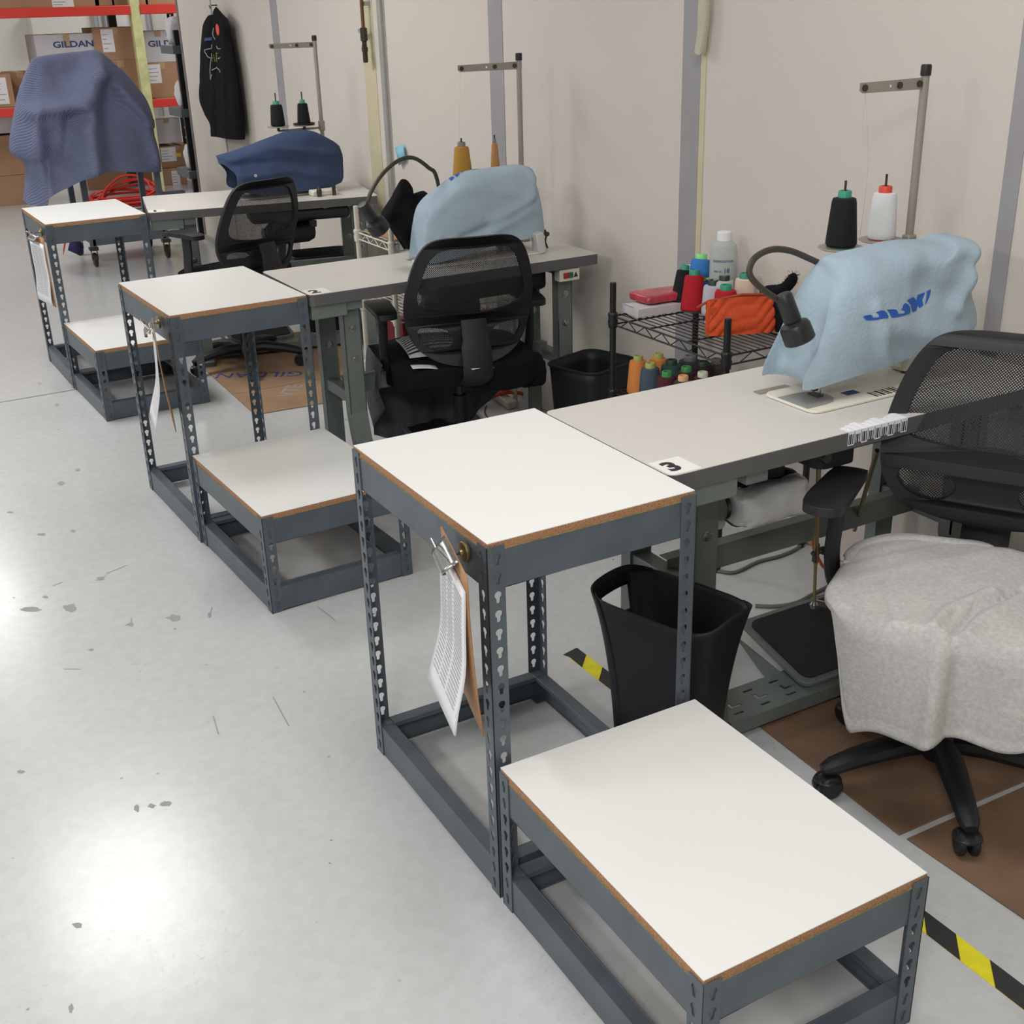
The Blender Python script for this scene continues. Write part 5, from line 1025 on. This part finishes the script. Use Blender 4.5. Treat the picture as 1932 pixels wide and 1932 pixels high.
def carton(label, u0, vt, u1, vb, y, dep=.4, m='card', z0=None, text=None, tag_=None, group='cartons on the pallet rack', tv=None, z1=None, tx=.6):
    a, b = at(u0, vb, y=y), at(u1, vt, y=y); zb = a.z if z0 is None else z0; zt = b.z if z1 is None else z1; w = b.x - a.x; h = zt - zb
    r = thing('carton', label, 'box', (a.x, y, zb), 0, group); MB().b2((0, 0, 0), (w, dep, h)).build('body', M[m], r, bevel=.004)
    MB().b2((w * .5 - .03, -.0006, h * .82), (w * .5 + .03, .0, h)).b2((w * .5 - .03, 0, h), (w * .5 + .03, dep, h + .0006)).build('tape_strip', M['tape'], r)
    if text: MB().text(text, .075, Tr((w * tx, -.001, at(u0, tv, y=y).z - zb), rx=PI / 2), .0004, sx=1.35, off=.03).build('print', M['inkb'], r)
    if tag_:
        lx0, lx1, lz0, lz1 = tag_; MB().b2((w * lx0, -.0014, h * lz0), (w * lx1, -.0002, h * lz1)).build('shipping_label', M['paper'], r, label='white shipping label')
        mk = MB(); rn = random.Random(int(u0))
        for i in range(4): zz = h * (lz0 + (lz1 - lz0) * (.15 + .2 * i)); mk.b2((w * (lx0 + .02), -.002, zz), (w * (lx0 + (lx1 - lx0) * rn.uniform(.4, .9)), -.0014, zz + .006))
        mk.build('label_print', M['inkg'], r)
    return r
D1_ = Z1[1]; D2_ = Z2[1]
carton('white carton with blue maker lettering on second rack level, above blanket', 84, 62, 183, 190, 10.6, .5, 'wcard', D1_, 'GILDAN', None, tv=86)
carton('brown carton with tall white label, upper of stack left of yellow upright', 183, 50, 255, 115, 10.58, .5, 'card', None, None, (.18, .46, .25, .95))
carton('brown carton below the tall-label one, second rack level', 205, 116, 262, 200, 10.58, .5, 'card', D1_, None, None, z1=at(183, 115, y=10.58).z)
carton('white carton with blue maker lettering right of yellow upright', 270, 57, 330, 119, 10.58, .5, 'wcard', None, 'GILDAN', None, tv=84, tx=.74)
carton('brown carton with white label under white one, right of yellow upright', 280, 120, 338, 186, 10.58, .5, 'card', D1_, None, (.08, .45, .42, .95), z1=at(270, 119, y=10.58).z)
carton('narrow brown carton at left edge of photo on second rack level', -40, 139, 19, 200, 10.6, .4, 'card', D1_, None, (.55, .85, .1, .9))
carton('grey brown carton beyond blanket left side, second rack level', 24, 135, 60, 200, 10.9, .4, 'card', D1_)
carton('brown carton at left edge on top rack level', -60, -70, 97, 18, 10.55, .5, 'card', D2_)
carton('brown carton with printed white label on top rack level', 100, -60, 178, 16, 10.55, .5, 'card', D2_, None, (.0, .45, .0, .35))
carton('narrow tan carton on top rack level', 180, -50, 208, 14, 10.55, .45, 'card', D2_)
carton('brown carton left of yellow upright on top rack level', 212, -60, 271, 12, 10.55, .45, 'card', D2_)
carton('brown carton right of yellow upright on top rack level', 275, -60, 335, 10, 10.55, .45, 'card', D2_)
FG = 'cartons on the floor under the rack'
carton('large brown carton at left edge on floor, lower of stack', -60, 322, 48, 385, 10.85, .45, 'card', 0, None, None, FG, z1=.275)
carton('brown carton upper of stack at left edge of floor', -60, 253, 47, 322, 10.85, .45, 'card', .277, None, None, FG)
carton('white carton topmost at left edge under red beam', -60, 219, 45, 252, 10.85, .45, 'wcard', at(0, 253, y=10.85).z + .004, None, None, FG)
carton('brown carton on floor behind blanket hem, left one', 165, 300, 236, 348, 11.4, .35, 'card', 0, None, None, FG)
carton('brown carton on floor behind blanket hem, right one', 238, 305, 290, 340, 11.5, .35, 'card', 0, None, None, FG)
a = at(310, 338, y=11.3)
carton('open topped small brown carton with white label, floor by wall end', 310, 300, 348, 340, 11.2, .3, 'card', 0, None, (.35, .7, .0, .85), FG, z1=.17)
carton('brown carton with white label and yellow sticker, under red beam by wall end', 298, 272, 368, 301, 11.25, .35, 'card', .172, None, (.1, .48, .3, .95), FG)
carton('white carton directly under red beam by wall end', 294, 222, 338, 271, 11.25, .35, 'wcard', at(300, 272, y=11.25).z + .004, None, None, FG)
o = MB().b2((0, 0, 0), (.05, .001, .04)).build('yellow_sticker', M['hyel'], None, loc=at(333, 296, y=11.243)); tag(o, 'small fluorescent yellow sticker on carton by wall end', 'sticker')
# far wall: pale corrugated panels, conduits, duct
for k in range(6):
    x = -1.0 + k * .42
    struct('trim_%d' % (13 + k), MB().b2((x, 14.9, 0), (x + .24, 15, 3.6)), mat('cream_panel', s2l(222, 214, 190), .7))
mb = MB()
for x in (2.65, 2.78, 3.1, 3.3): mb.tube([(x, 14.6, 0), (x, 14.6, 3.5)], .035, 10)
tag(mb.build('wall_conduits', M['steelg'], None), 'grey vertical conduits on far warehouse wall', 'pipes')
tag(MB().b2((1.9, 14.7, 1.45), (6, 14.995, 1.75)).build('air_duct', M['wallfar'], None, bevel=.01), 'pale metal duct along far wall behind rack', 'duct')

# ================================================================ CEILING FIXTURES
for i, (x, y, w, l, e, nm) in enumerate(LIGHTS):
    r = thing('ceiling_fixture', 'white ceiling light panel ' + nm, 'ceiling light', (x, y, LZ), 0, 'ceiling light panels')
    MB().b2((-w / 2 - .03, -l / 2 - .03, -.04), (w / 2 + .03, l / 2 + .03, .0)).build('housing', M['paper'], r, bevel=.004); MB().tube([(0, -.4, 0), (0, -.4, .6)], .004, 6).tube([(0, .4, 0), (0, .4, .6)], .004, 6).build('suspension', M['steelg'], r)
